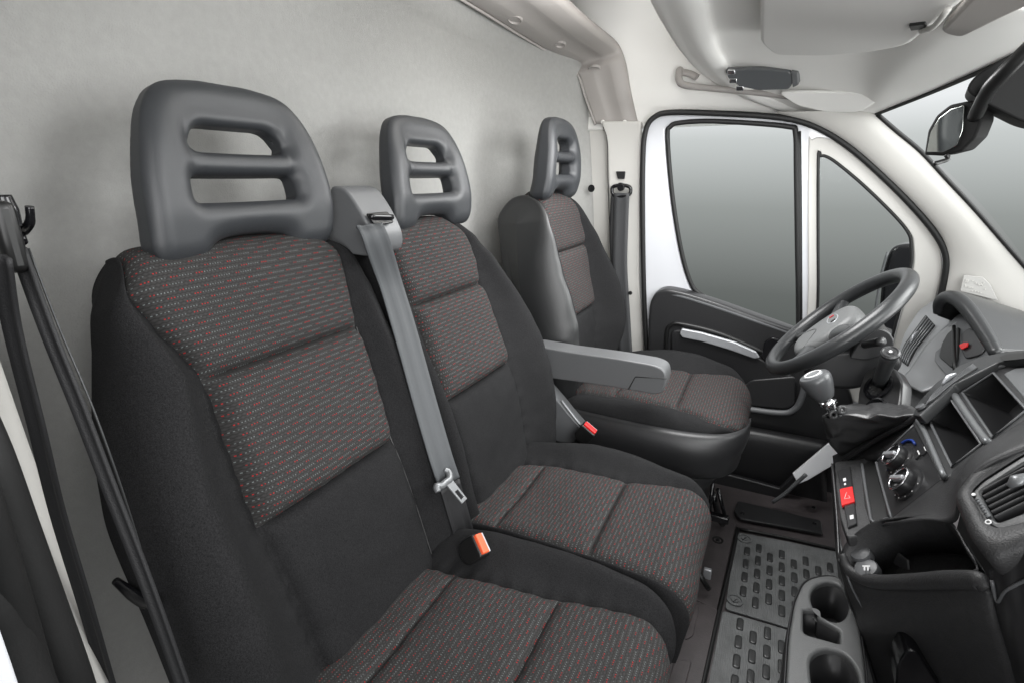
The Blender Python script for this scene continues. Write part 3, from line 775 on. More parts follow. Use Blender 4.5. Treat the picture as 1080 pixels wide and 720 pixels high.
cyl('guide_bolt', W(-2, 235, y=-.83), (.3, -1, 0), .012, .012, 'gloss_black', nb, seg=20)
tube('belt_tongue', [W(px, py, y=-.815) for px, py in ((122, 612), (140, 626), (152, 634), (164, 637), (167, 640))], [.004, .006, .006, .0045, .003], 'gloss_black', nb, n=5)
tube('tongue_tip', [W(164, 638, y=-.813), W(178, 653, y=-.80)], .003, 'silver', nb, n=1)
tube('belt_cord', [W(px, py, y=-.826) for px, py in ((30, 262), (62, 345), (98, 430), (130, 520), (158, 610), (168, 645))], .0009, 'dark_grey', nb, n=5)

# ================================================================ driver's door
DT = .12
def DP(px, py, off=0.0):            # door plane, leaning inwards to the top
    return W(px, py, n=(0, 1, DT), d=.88+DT*.65-off)
dn = Vector((0, 1, DT)).normalized(); dx_ = Vector((1, 0, 0)); dz_ = Vector((0, -DT, 1)).normalized(); D0 = Vector((.6, .88, .65))
def d2(px, py, off=0):
    p = DP(px, py, off)-D0; return (p.dot(dx_), p.dot(dz_))
def door3(off):
    return lambda a, b, c: D0-Vector((0, off, 0))+dx_*a+dz_*b-dn*c
def sm2(L, n=5, closed=True, off=0):
    P = [Vector((*d2(px, py, off), 0)) for px, py in L]
    return [(q.x, q.y) for q in (closed_cr(P, n) if closed else cr1(P, n))]
door = thing('driver_door', (.7, .88, .1), 'white far door with black lower lining, framing two side windows', 'door')
frame_out = [(684, 420), (681, 380), (678, 300), (677, 220), (679, 155), (684, 132), (694, 123), (712, 119), (760, 120), (820, 123), (862, 134), (905, 165), (950, 207), (980, 240), (996, 268), (997, 290), (990, 325), (985, 360), (960, 420), (880, 440), (780, 430)]
win = [(704, 145), (707, 134), (716, 130), (745, 128), (790, 130), (832, 134), (839, 140), (840, 180), (841, 260), (842, 342), (836, 346), (800, 334), (760, 320), (738, 310), (728, 297), (718, 262), (709, 205)]
qwin = [(863, 172), (866, 165), (873, 166), (885, 174), (910, 195), (940, 224), (957, 244), (961, 258), (960, 285), (948, 330), (930, 385), (900, 400), (864, 370), (863, 300)]
def polyN(L, n): return sm2(L, n)
hole1 = [(q.x, q.y) for q in rounded([Vector((*d2(px, py), 0)) for px, py in ((702, 126), (840, 133), (843, 348), (795, 334), (738, 312), (724, 296))], .03, 6)]
hole1 = sm2(win, 4)
hole2 = sm2(qwin, 4)
plate('door_frame', sm2(frame_out, 4), [hole1, hole2], door3(0), .045, 'body', door, bevel=.010)
# pale lining of the quarter window
ql_out = [(852, 160), (856, 148), (868, 146), (885, 153), (920, 182), (955, 214), (982, 246), (990, 266), (990, 290), (980, 330), (966, 390), (940, 410), (900, 420), (853, 380), (852, 300)]
plate('quarter_window_lining', sm2(ql_out, 4), [sm2([(x*1.0, y) for x, y in qwin], 4)], door3(.026), .012, 'trim', door, bevel=.004)
# gaskets and glass
def ring(name, L, off, r, material, parent, n=5, flat=1):
    return tube(name, [DP(px, py, off) for px, py in L], r, material, parent, closed=True, n=n, seg=10)
g1 = ring('window_seal', win, .024, .0075, 'rubber', door)
g2 = ring('quarter_window_seal', qwin, .034, .0042, 'rubber', door)
tube('glass_channel', [DP(841, 139, .02), DP(842, 200, .02), DP(843, 344, .02)], .010, 'rubber', door, n=3)
def pane(name, L, off, material='glass'):
    return plate(name, sm2(L, 4), [], door3(off), .004, material, door, bevel=.0005)
pane('window_pane', win, -.005); pane('quarter_window_pane', qwin, -.005)
# black lining
lin = [(685, 420), (685, 340), (688, 318), (697, 307), (712, 306), (750, 316), (800, 333), (835, 346), (862, 362), (880, 420), (885, 500), (760, 500)]
def lin2(L, off, r=.02):
    return [(q.x, q.y) for q in rounded([Vector((*d2(px, py, off), 0)) for px, py in L], r, 5)]
lin_l = [(686, 440), (685, 345), (687, 314), (700, 303), (722, 307), (760, 319), (835, 346), (870, 360), (900, 420), (900, 520), (700, 520)]
plate('door_lining', lin2(lin_l, .04, .045), [], door3(.045), .05, 'dash_smooth', door, bevel=.010)
# upper shelf edge, its highlight put in as a paler grey plastic
tube('window_ledge', [DP(px, py, .060) for px, py in ((700, 308), (722, 312), (760, 324), (800, 338), (836, 351), (852, 360))], [.010, .013, .013, .013, .012, .008], 'grey_plastic', door, n=6, flat=.7)
# recessed panel with pull strip
rec = [(704, 420), (702, 352), (706, 342), (716, 340), (760, 352), (803, 372), (826, 392), (838, 412), (838, 440)]
tube('panel_edge', [DP(px, py, .074) for px, py in ((703, 420), (703, 356), (708, 343), (720, 342), (760, 352), (800, 369), (815, 376))], .007, 'black', door, n=5)
plate('arm_panel', lin2([(709, 430), (708, 350), (722, 349), (765, 361), (812, 384), (840, 402), (839, 440)], .07, .02), [], door3(.072), .02, 'vinyl', door, bevel=.006)
strip = [(719, 349), (740, 353), (775, 363), (797, 373), (801, 379), (795, 380), (770, 371), (740, 362), (720, 358), (717, 354)]
plate('pull_strip', lin2(strip, .085, .004), [], door3(.088), .012, 'silver', door, bevel=.003)
plate('handle_recess', lin2([(802, 378), (806, 362), (814, 357), (826, 360), (824, 376), (812, 388)], .07, .01), [], door3(.078), .010, 'gloss_black', door, bevel=.003)
plate('pocket_panel', lin2([(792, 402), (838, 398), (838, 428), (828, 432), (788, 428), (770, 420)], .08, .012), [], door3(.088), .010, 'dash_smooth', door, bevel=.004)
tube('pocket_lip', [DP(px, py, .10) for px, py in ((760, 424), (790, 431), (825, 435), (838, 431), (845, 420), (850, 400))], .010, 'grey_plastic', door, n=6)
# door bin
bin_rows = [[DP(px, py, .085) for px, py in ((740, 441), (780, 449), (830, 458), (872, 466))], [DP(px, py, .14) for px, py in ((740, 449), (780, 457), (830, 466), (872, 474))],
            [DP(px, py, .145) for px, py in ((740, 490), (780, 498), (830, 506), (872, 510))], [DP(px, py, .12) for px, py in ((740, 530), (780, 535), (830, 545), (872, 560))]]
patch('door_bin', bin_rows, 'vinyl', door, solid=.006)
# seal round the opening
ds = thing('door_seal', DP(690, 125, .05), 'black rubber seal framing the far door opening', 'door seal')
tube('seal_bulb', [DP(px, py, .045) for px, py in ((690, 480), (684, 400), (680, 330), (678, 250), (678, 170), (681, 138), (690, 124), (708, 119), (760, 120), (820, 124), (858, 133), (895, 155), (935, 190), (970, 226), (990, 252), (998, 272), (996, 296), (989, 325))], .0085, 'rubber', ds, n=6)
# sill
sill = thing('door_sill', W(850, 490, y=.80), 'white painted sill at the foot of the far door', 'sill')
prism('sill_panel', [W(px, py, n=(0, -1, .4), d=-.69+.4*.10) for px, py in ((890, 464), (874, 467), (836, 499), (842, 510), (852, 506), (892, 482))], .02, 'body_lit', sill, n=(0, 1, -.4), bevel=.002)
tube('sill_rim', [W(px, py, y=.685) for px, py in ((815, 529), (828, 520), (842, 507), (850, 500))], .006, 'satin', sill, n=4)
prism('sill_cover', [W(px, py, y=.77) for px, py in ((755, 497), (790, 506), (822, 515), (838, 500), (845, 506), (818, 530), (790, 530), (750, 520))], .02, 'vinyl', sill, n=(0, 1, 0), bevel=.004)

# exterior mirror beyond the quarter window
em = thing('exterior_mirror', W(950, 300, y=1.05), 'dark exterior mirror seen through the small triangular window', 'mirror')
mo = [(938, 262), (952, 257), (975, 258), (985, 300), (975, 370), (940, 380), (925, 350), (930, 290)]
prism('mirror_housing', rounded([W(px, py, y=1.02) for px, py in mo], .03, 5), .10, 'gloss_black', em, n=(.3, 1, 0), bevel=.02, bseg=4)
tube('housing_rim', [W(px, py, y=1.012) for px, py in ((936, 266), (929, 292), (923, 330), (921, 352))], .004, 'grey_plastic', em, n=5)

# ================================================================ A pillar, windscreen, header
def mid(a, b, t): return a.lerp(b, t)
ap = thing('windscreen_pillar_trim', (1.2, .80, 1.0), 'pale slanting pillar trim between the far door and the windscreen', 'pillar trim')
A1 = [DP(px, py, .045) for px, py in ((820, 119), (858, 130), (897, 152), (937, 187), (972, 222), (994, 250), (1001, 275), (998, 300), (990, 330), (985, 350))]
B1 = [W(902, 117, y=.745), W(926, 121, y=.745), W(948, 140, y=.75), W(972, 160, y=.755), W(1000, 190, y=.76), W(1030, 222, y=.765), W(1064, 261, y=.77), W(1086, 286, y=.775), W(1120, 325, y=.78), W(1150, 360, y=.78)]
rows = []
for t, bulge in ((-.02, -.018), (0, 0), (.12, .012), (.35, .018), (.65, .016), (.9, .006), (1.0, 0)):
    rows.append([mid(a, b, t)+Vector((-.3*bulge, -bulge, 0)) for a, b in zip(A1, B1)])
patch('pillar_panel', rows, 'trim', ap, nu=8, nv=4, solid=.004, soff=0)
q0 = [W(px, py, y=.772) for px, py in ((1012, 307), (1016, 290), (1036, 292), (1044, 300), (1052, 317))]
for p in q0: pass
prism('embossed_plate', [p+Vector((-.0, -.000, 0)) for p in q0], -.004, 'emboss', ap, n=(0, 1, 0), bevel=.0015)
for k in range(26):
    px = 1017+random.random()*28; py = 294+random.random()*16
    if py < 291+(px-1016)*.32 or py > 305+(px-1012)*.22: continue
    cyl('embossed_dot', W(px, py, y=.7672), (0, -1, 0), .0016, .0012, 'trim', ap, seg=8, bevel=0)
ws = thing('windscreen', (1.3, 0, 1.0), 'clear windscreen with a black edge band, at the right', 'windscreen')
tl, bl_ = B1[1], B1[8]
top = [(tl, 0), ]
wt = [W(926, 118, y=.745), W(962, 104, y=.52), W(1000, 92, y=.40), W(1040, 79, y=.30), W(1080, 66, y=.22), W(1200, 25, y=.02)]
T0 = [Vector((tl.x, .745, tl.z+.005)), Vector((1.13, .55, 1.245)), Vector((1.185, .25, 1.262)), Vector((1.195, 0, 1.268)), Vector((1.185, -.25, 1.262)), Vector((1.13, -.55, 1.245)), Vector((tl.x, -.745, tl.z+.005))]
Bz = bl_.z; Bx = bl_.x
B0 = [Vector((Bx, .78, Bz)), Vector((Bx+.10, .55, Bz-.0)), Vector((Bx+.16, .25, Bz)), Vector((Bx+.17, 0, Bz)), Vector((Bx+.16, -.25, Bz)), Vector((Bx+.10, -.55, Bz)), Vector((Bx, -.78, Bz))]
patch('windscreen_pane', [T0, [mid(a, b, .5)+Vector((.02, 0, .02)) for a, b in zip(T0, B0)], B0], 'clear_glass', ws, nu=8, nv=8, solid=.004)
tube('windscreen_seal', [p+Vector((-.002, -.004, 0)) for p in B1[1:]], .0055, 'rubber', ws, n=5, seg=10)
tube('windscreen_top_seal', [p+Vector((-.004, 0, -.004)) for p in T0], .005, 'rubber', ws, n=6, seg=10)

# ---- overhead console
oc = thing('overhead_console', (.85, .1, 1.33), 'pale moulded overhead console above the windscreen', 'overhead console')
def S_(px, py, dz=0): return W(px, py, n=(.2, 0, 1), d=1.48+dz)
rear = [S_(672, -60, .02), S_(703, 0), S_(716, 30), S_(733, 60), W(757, 84, y=.755), W(790, 104, y=.80), W(830, 117, y=.825), W(870, 124, y=.82), W(905, 124, y=.79), W(926, 121, y=.748)]
def T_(t):
    P = cr1(T0, 10); i = t*(len(P)-1)/2; a = int(i); return P[a].lerp(P[min(a+1, len(P)-1)], i-a)
front_ = [T_(t) for t in (.92, .80, .68, .55, .42, .30, .20, .12, .05, 0)]
rows = []
for t, dz in ((-.05, .16), (-.045, .05), (-.03, .012), (0, 0), (.06, -.006), (.10, .002), (.13, .022), (.3, .028), (.5, .028), (.66, .022), (.74, .0), (.80, -.006), (.9, -.004), (.97, 0), (1.0, .004)):
    rr = []
    for i, (a, b) in enumerate(zip(rear, front_)):
        k = 1 if i < 4 else max(.0, 1-(i-3)*.28)
        p = a.lerp(b, t) if t >= 0 else a+Vector((t*1.0*(1 if i < 5 else .35), -t*(.0 if i < 4 else .4), 0))
        rr.append(p+Vector((0, 0, dz*(k if t > .1 else 1))))
    rows.append(rr)
patch('console_shell', rows, 'liner', oc, nu=8, nv=5, solid=.004, soff=1)
class PL:
    """a working plane: pixel -> 2D on the plane -> world"""
    def __init__(s, p0, n, up=(1, 0, 0)):
        s.p = Vector(p0); s.n = Vector(n).normalized(); s.a = Vector(up); s.a = (s.a-s.n*s.a.dot(s.n)).normalized(); s.b = s.n.cross(s.a)
    def w(s, px, py, off=0): return W(px, py, n=tuple(s.n), d=s.n.dot(s.p)+off)
    def d2(s, px, py, off=0): q = s.w(px, py, off)-s.p; return (q.dot(s.a), q.dot(s.b))
    def poly(s, L, r=0, off=0, smooth=0):
        P = [Vector((*s.d2(x, y, off), 0)) for x, y in L]
        P = closed_cr(P, smooth) if smooth else rounded(P, r, 4) if r else P
        return [(q.x, q.y) for q in P]
    def to3(s, off=0): return lambda a, b, c: s.p+s.a*a+s.b*b+s.n*(c+off)
    def slab(s, name, L, th, material, parent, off=0, r=.004, holes=(), bevel=.002, smooth=0, hr=.004):
        """top face at height off"""
        return plate(name, s.poly(L, r, off, smooth), [s.poly(h, hr, off) for h in holes], s.to3(off-th/2), th, material, parent, bevel=bevel)
def own(o, p): ROOT[o.name] = ROOT[p.name]; return o

# console fittings
SH = PL((.8, .2, 1.318), (-.2, 0, -1), (1, 0, 0))
vis = thing('sun_visor', SH.w(880, 20), 'pale grey padded sun visor folded flat under the overhead console', 'sun visor')
SH.slab('visor_pad', [(802, -60), (800, 0), (801, 46), (817, 59), (870, 60), (920, 56), (958, 49), (973, 37), (1020, 0), (1060, -60)], .022, 'visor', vis, off=.012, r=.03, bevel=.009)
SH.slab('visor_clip', [(958, 28), (975, 26), (977, 31), (960, 33)], .006, 'black', vis, off=.016, r=.002)
tube('visor_arm', [SH.w(972, 33, .016), SH.w(985, 28, .02), SH.w(1000, 10, .02)], .004, 'trim', vis, n=4)
v2 = thing('sun_visor', SH.w(1050, 10), 'second sun visor, darker grey, cut by the top right corner', 'sun visor')
SH.slab('visor_pad', [(990, 35), (1014, 41), (1062, 18), (1120, -8), (1100, -60), (1040, -20)], .016, 'taupe', v2, off=.008, r=.02, bevel=.006)
rl = thing('reading_lamp', W(800, 84, y=.66), 'dark smoked reading lamp with chrome studs on the edge of the overhead console', 'lamp')
LP = PL(W(800, 84, y=.66), (-.2, -.85, -.6), (1, 0, 0))
own(LP.slab('lamp_lens', [(764, 74), (800, 73), (834, 76), (836, 88), (832, 95), (800, 96), (780, 92), (768, 84)], .018, 'smoke', rl, r=.008, bevel=.004), rl)
for px, py in ((771, 77), (773, 86), (780, 94)):
    own(LP.slab('lamp_stud', [(px-4, py-2.5), (px+4, py-2.5), (px+4, py+2.5), (px-4, py+2.5)], .006, 'chrome', rl, off=.006, r=.003), rl)
own(LP.slab('lamp_switch', [(834, 76), (841, 77), (842, 90), (836, 93)], .02, 'grey_plastic', rl, off=.002, r=.002), rl)
lg = PL(W(860, 105, y=.70), (-.2, -.6, -.8), (1, 0, 0))
own(lg.slab('console_ledge', [(820, 98), (850, 97), (910, 99), (930, 104), (908, 119), (872, 119), (840, 112)], .008, 'liner', oc, r=.02, off=-.003, bevel=.003), oc)
gh = thing('grab_handle', W(760, 90, y=.79), 'taupe grab handle on the roof lining above the far door', 'grab handle')
tube('handle_bar', [W(717, 74, y=.80), W(716, 84, y=.775), W(722, 90, y=.765), (W(745, 93, y=.765)), W(800, 98, y=.765), W(850, 104, y=.77)], [.012, .011, .010, .009, .009, .009], 'taupe', gh, n=7)
tube('handle_foot', [W(715, 76, y=.80), W(727, 78, y=.80), W(735, 82, y=.795)], .012, 'taupe', gh, n=5, flat=.7)
# mirror
im = thing('interior_mirror', (1.10, .10, 1.14), 'small black rear view mirror hanging on an arm before the windscreen', 'mirror')
MP = PL(W(1000, 135, y=.12), (-.72, -.66, -.10), (0, 0, 1))
own(MP.slab('mirror_glass', [(977, 161), (981, 140), (990, 125), (1003, 115), (1017, 111), (1015, 138), (1009, 154), (995, 161)], .004, 'mirror', im, off=.003, r=.003, bevel=.001), im)
hs = MP.slab('mirror_housing', [(974, 164), (978, 138), (987, 122), (1001, 111), (1020, 107), (1034, 110), (1035, 128), (1028, 146), (1014, 160), (994, 165)], .030, 'matte_black', im, off=0, r=.004, bevel=.004)
tube('dimmer_tab', [W(998, 163, y=.12), W(1000, 168, y=.12), W(992, 171, y=.115), W(985, 173, y=.11)], [.004, .0035, .0035, .004], 'black', im, n=4)
tube('mirror_arm', [W(1028, 124, y=.10), W(1036, 108, y=.05), W(1045, 92, y=.02), W(1062, 74, y=-.01), W(1090, 46, y=-.03)], [.010, .010, .010, .010], 'black', im, n=5)
mh = prism('mirror_base_cover', rounded([W(px, py, y=.04) for px, py in ((1018, 96), (1026, 82), (1046, 68), (1090, 44), (1130, 60), (1130, 140), (1078, 129), (1056, 118), (1044, 112))], .012, 4), .10, 'matte_black', im, n=(.2, 1, 0), bevel=.012)

# ================================================================ dashboard
dash = thing('dashboard', (1.25, 0, .3), 'black moulded dashboard with silver-grey bands, running across the right side', 'dashboard')
tag(extr('dash_body', [(1.18, .05), (1.16, .28), (1.16, .43), (1.20, .50), (1.28, .55), (1.38, .59), (1.52, .66), (1.56, .66)], .16, .86, 'dash', kind=None, parent=dash, solid=.004, axis='y'), label='far dashboard body in front of the driver')
tag(extr('dash_body', [(1.25, .05), (1.24, .30), (1.24, .60), (1.30, .70), (1.40, .74), (1.60, .80), (1.68, .80)], -.92, .155, 'dash', kind=None, parent=dash, solid=.004, axis='y'), label='near dashboard body')
tag(extr('dash_body', [(1.20, .08), (1.19, .30), (1.17, .50), (1.20, .62), (1.28, .71), (1.42, .76), (1.60, .80)], -.92, -.47, 'dash', kind=None, parent=dash, solid=.004, axis='y'), label='glove box side of the dashboard body')
PC = PL((1.073, 0, .50), (-.896, 0, .444), (0, 1, 0))
PT = PL((1.130, 0, .615), (-.744, 0, .668), (0, 1, 0))
PS = PL((1.015, 0, .468), (-.30, 0, .954), (0, 1, 0))
hole_a = [(979, 441), (1003, 421), (1035, 468), (1004, 492)]
hole_b = [(1015, 414), (1048, 393), (1083, 432), (1047, 461)]
PT.slab('tray_surround', [(962, 446), (968, 440), (1004, 408), (1048, 383), (1100, 373), (1190, 372), (1190, 410), (1084, 443), (1037, 474), (996, 506), (991, 503)], .012, 'dash_smooth', dash, r=.006, holes=[hole_a, hole_b], bevel=.002)
def band(name, L, off, r, material, n=1, plane=PT, parent=dash, **k):
    return tube(name, [plane.w(px, py, off) for px, py in L], r, material, parent, n=n, **k)
band('silver_band', [(968, 443), (975, 455), (986, 480), (996, 503)], .002, .0045, 'satin', 4)
band('silver_band', [(1007, 417), (1020, 437), (1032, 454), (1043, 468)], .002, .006, 'satin', 4)
band('silver_band', [(974, 437), (1005, 411), (1030, 396), (1052, 387), (1085, 379), (1130, 376)], .003, .0045, 'satin', 5)
band('tray_rim', [(979, 441), (1003, 421), (1035, 468), (1004, 492), (979, 441)], .001, .0022, 'grey_plastic')
band('tray_rim', [(1015, 414), (1048, 393), (1083, 432), (1047, 461), (1015, 414)], .001, .0022, 'grey_plastic')
PT.slab('silver_corner', [(1058, 394), (1070, 388), (1130, 382), (1130, 420), (1092, 434)], .006, 'satin', dash, off=.003, r=.004)
def well(name, L, plane, depth, material, parent, r=.004, off=-.003, push=None, shrink=.93):
    """open box sunk behind a hole"""
    P = [plane.p+plane.a*a+plane.b*b for a, b in plane.poly(L, r)]; N = len(P); c = sum(P, Vector())/N
    dv = Vector(push) if push else -plane.n*depth
    v = [p+plane.n*off for p in P]+[c+(p-c)*shrink+dv for p in P]
    f = [(i, i+N, (i+1) % N+N, (i+1) % N) for i in range(N)]+[tuple(range(N, 2*N))]
    return obj(name, v, f, material, parent, smooth=False, solid=.0015)
well('storage_tray', hole_a, PT, .09, 'dash_smooth', dash, push=(.10, 0, -.035)); well('storage_tray', hole_b, PT, .09, 'dash_smooth', dash, push=(.10, 0, -.035))
# climate panel
PC.slab('climate_panel', [(924, 487), (966, 446), (993, 505), (939, 547), (934, 540)], .03, 'dash_smooth', dash, r=.005, bevel=.002)
band('panel_rim', [(924, 487), (928, 503), (934, 525), (940, 546)], .001, .0022, 'grey_plastic', 3, PC)
band('panel_rim', [(926, 485), (945, 466), (964, 448)], .001, .002, 'grey_plastic', 3, PC)
def knob(px, py, r, lab, blue=False):
    c = PC.w(px, py, .0)
    t = cyl('climate_knob', c, PC.n, r, .03, 'dash_smooth', dash, rings=[(r*1.35, 0), (r*1.3, .003), (r*1.02, .004), (r, .015), (r*.92, .019), (r*.86, .0192), (r*.84, .015), (r*.2, .015)], bevel=0)
    t['label'] = lab
    own(t, dash)
    a, b, n = PC.a, PC.b, PC.n
    tube('chrome_ring', [c+n*.0192+(a*math.cos(q)+b*math.sin(q))*r*.9 for q in [2*math.pi*i/32 for i in range(32)]], .0018, 'chrome', t, closed=True, n=1)
    ax = (a*.8+b*.6).normalized(); bx = n.cross(ax)
    prism('grip_bar', rounded([c+n*.011+ax*r*.78*i+bx*r*.18*j for i, j in ((-1, -1), (1, -1), (1, 1), (-1, 1))], .003, 3), .014, 'silver' , t, n=n, bevel=.002)
    for i in range(9):
        q = -.6+i*.55
        cyl('dial_mark', c+n*.0032+(a*math.cos(q)+b*math.sin(q))*r*1.22, n, .0013, .0008, 'blue' if blue and 1 < i < 5 else 'white_mark', t, seg=8, bevel=0)
knob(950, 485, .0235, 'far climate knob with blue marks', True); knob(959, 511, .0235, 'near climate knob')
if True:
    c = PC.w(957, 466, .002); 
    tube('blue_arc', [PC.w(px, py, .003) for px, py in ((951, 467), (956, 464), (962, 464), (965, 468))], .0022, 'blue', dash, n=4)
for px, py in ((966, 478), (973, 474)):
    PC.slab('climate_button', [(px-4, py+1), (px+1, py-5), (px+4, py+1), (px-1, py+6)], .006, 'vinyl', dash, off=.003, r=.002, bevel=.001)
    PC.slab('button_mark', [(px+1, py-3), (px+2, py-4), (px+4, py), (px+3, py+1)], .001, 'white_mark', dash, off=.0036, r=0, bevel=.0002)
# shelf and button strip
PS.slab('front_ledge', [(880, 486), (905, 484), (925, 478), (945, 549), (918, 562), (893, 566), (886, 545), (881, 510)], .02, 'dash', dash, off=-.003, r=.008, bevel=.003)
PS.slab('ledge_hollow_shade', [(908, 490), (921, 483), (938, 545), (918, 551), (912, 532)], .003, 'black', dash, off=-.0005, r=.005, bevel=.001)  # flat black sheet, the shade of the hollow put into its colour
band('ledge_ridge', [(909, 489), (913, 515), (917, 538), (921, 550), (938, 546)], .001, .0028, 'grey_plastic', 4, PS)
PS.slab('switch_strip', [(883, 495), (897, 491), (904, 551), (894, 555)], .006, 'dash_smooth', dash, off=.002, r=.003)
hz = PS.slab('hazard_button', [(885.5, 515), (899, 512), (901.5, 528), (887.5, 532)], .006, 'red', dash, off=.005, r=.002, bevel=.001)
own(hz, dash)
tri = [(893, 518.5), (896.5, 524.5), (890.5, 525.5)]
tube('hazard_triangle', [PS.w(px, py, .0055) for px, py in tri], .0006, 'white_mark', hz, closed=True, n=1, seg=6)
for L in ([(889, 504), (892, 503), (892.5, 506), (889.5, 507)], [(890, 509), (892, 508.5), (892.5, 510.5), (890.5, 511)], [(896, 543), (900, 542), (900.5, 546), (896.5, 547)]):
    PS.slab('switch_mark', L, .0008, 'white_mark', dash, off=.0026, r=0, bevel=.0002)
# textured panel to the near side of the stack
def Q(px, py, y): return W(px, py, y=y)
patch('stack_cheek', [[Q(925, 560, -.07), Q(941, 549, -.07), Q(997, 506, -.085), Q(1037, 475, -.09), Q(1084, 445, -.09), Q(1160, 415, -.09)],
                      [Q(930, 556, -.10), Q(955, 548, -.12), Q(1002, 528, -.15), Q(1026, 485, -.15), Q(1080, 458, -.15), Q(1150, 430, -.15)],
                      [Q(935, 553, -.13), Q(975, 549, -.17), Q(1008, 550, -.21), Q(1016, 520, -.22), Q(1044, 490, -.22), Q(1130, 458, -.22)]], 'dash', dash, solid=.004, nu=6, nv=4)
# open pocket
rim = [(898, 572, -.10), (915, 557, -.10), (936, 549, -.11), (985, 547, -.16), (1004, 554, -.20), (1019, 578, -.24), (1030, 602, -.275), (995, 605, -.24), (960, 607, -.19), (920, 608, -.15), (902, 603, -.13), (893, 588, -.11)]
R0 = closed_cr([Q(*p) for p in rim], 4); cR = sum(R0, Vector())/len(R0); N = len(R0)
dv = Vector((.045, .0, -.042))
lv = [[cR+(p-cR)*1.07+Vector((-.004, 0, -.004)) for p in R0], [cR+(p-cR)*1.02+Vector((-.003, 0, .004)) for p in R0], [cR+(p-cR)*.985 for p in R0], [cR+(p-cR)*.96+dv*.4 for p in R0], [cR+(p-cR)*.88+dv for p in R0]]
v = [p for l in lv for p in l]; f = [(i*N+j, (i+1)*N+j, (i+1)*N+(j+1) % N, i*N+(j+1) % N) for i in range(4) for j in range(N)]+[tuple(range(4*N, 5*N))]
own(obj('open_pocket', v, f, 'dash', dash, solid=.002), dash)
for (px, py, y, rx, nm) in ((908, 583, -.105, .0165, 'socket_cap'), (914, 599, -.130, .0185, 'power_socket')):
    c = Q(px, py, y); n_ = Vector((-.55, -.25, .8))
    cyl(nm, c-n_.normalized()*.012, n_, rx, .02, 'grey_plastic', dash, rings=[(rx, 0), (rx, .012), (rx*.9, .016), (rx*.5, .018)], bevel=0)
PK = PL(Q(914, 597, -.138), (-.55, -.25, .8), (0, 1, 0))
for L in ([(911, 596), (912.5, 596), (912.5, 601), (911, 601)], [(914.5, 596), (916, 596), (916, 601), (914.5, 601)], [(909.5, 595.5), (917.5, 595.5), (917.5, 596.8), (909.5, 596.8)]):
    PK.slab('socket_mark', L, .001, 'white_mark', dash, r=0, bevel=.0002)
patch('pocket_divider', [[Q(918, 575, -.075), Q(945, 580, -.10), Q(960, 590, -.12)], [Q(925, 605, -.09), Q(945, 603, -.11), Q(962, 604, -.13)]], 'dash_smooth', dash, solid=.004)
# lip and lower panel
tube('pocket_lip', [Q(888, 584, -.105), Q(896, 601, -.125), Q(920, 612, -.152), Q(960, 613, -.195), Q(1000, 611, -.245), Q(1032, 612, -.285), Q(1041, 622, -.295)], [.006, .009, .011, .012, .013, .012, .008], 'dash', dash, n=7, flat=.8)
patch('lower_panel', [[Q(886, 588, -.10), Q(905, 612, -.13), Q(960, 620, -.195), Q(1032, 618, -.285), Q(1046, 622, -.29)],
                      [Q(895, 622, -.10), Q(920, 645, -.14), Q(975, 652, -.215), Q(1042, 655, -.295), Q(1054, 660, -.285)],
                      [Q(910, 668, -.09), Q(940, 690, -.13), Q(990, 705, -.205), Q(1060, 712, -.29), Q(1072, 716, -.28)],
                      [Q(930, 730, -.07), Q(960, 760, -.11), Q(1010, 780, -.18), Q(1080, 790, -.27), Q(1095, 790, -.26)]], 'dash', dash, solid=.004, nu=7, nv=6)
patch('console_side', [[Q(879, 488, .13), Q(884, 545, -.01), Q(886, 588, -.10)], [Q(882, 560, .13), Q(889, 600, .0), Q(895, 622, -.10)],
                       [Q(890, 640, .13), Q(902, 655, .0), Q(910, 668, -.09)], [Q(905, 730, .13), Q(920, 735, .02), Q(930, 740, -.07)]], 'dash_smooth', dash, solid=.004)
tube('panel_joint', [Q(884, 560, -.03), Q(893, 604, -.12), Q(905, 632, -.128), Q(925, 662, -.122)], .0018, 'grey_plastic', dash, n=5)
prism('footwell_lever', rounded([Q(px, py, -.22) for px, py in ((944, 730), (946, 702), (956, 684), (968, 686), (976, 700), (996, 730))], .012, 4), .05, 'gloss_black', dash, n=(0, 1, 0), bevel=.006)
# glove box side
patch('glovebox_lid', [[Q(1046, 600, -.30), Q(1062, 588, -.32), Q(1090, 578, -.34), Q(1200, 540, -.45)], [Q(1054, 640, -.30), Q(1066, 630, -.33), Q(1095, 615, -.35), Q(1210, 590, -.46)],
                       [Q(1062, 680, -.29), Q(1076, 680, -.33), Q(1110, 670, -.36), Q(1230, 650, -.47)], [Q(1085, 780, -.26), Q(1100, 780, -.31), Q(1140, 780, -.34), Q(1260, 760, -.45)]], 'dash_smooth', dash, solid=.004)
tube('lid_edge', [Q(1046, 612, -.31), Q(1052, 634, -.312), (Q(1062, 622, -.33)), Q(1085, 610, -.345), Q(1130, 595, -.38)], .002, 'grey_plastic', dash, n=5)
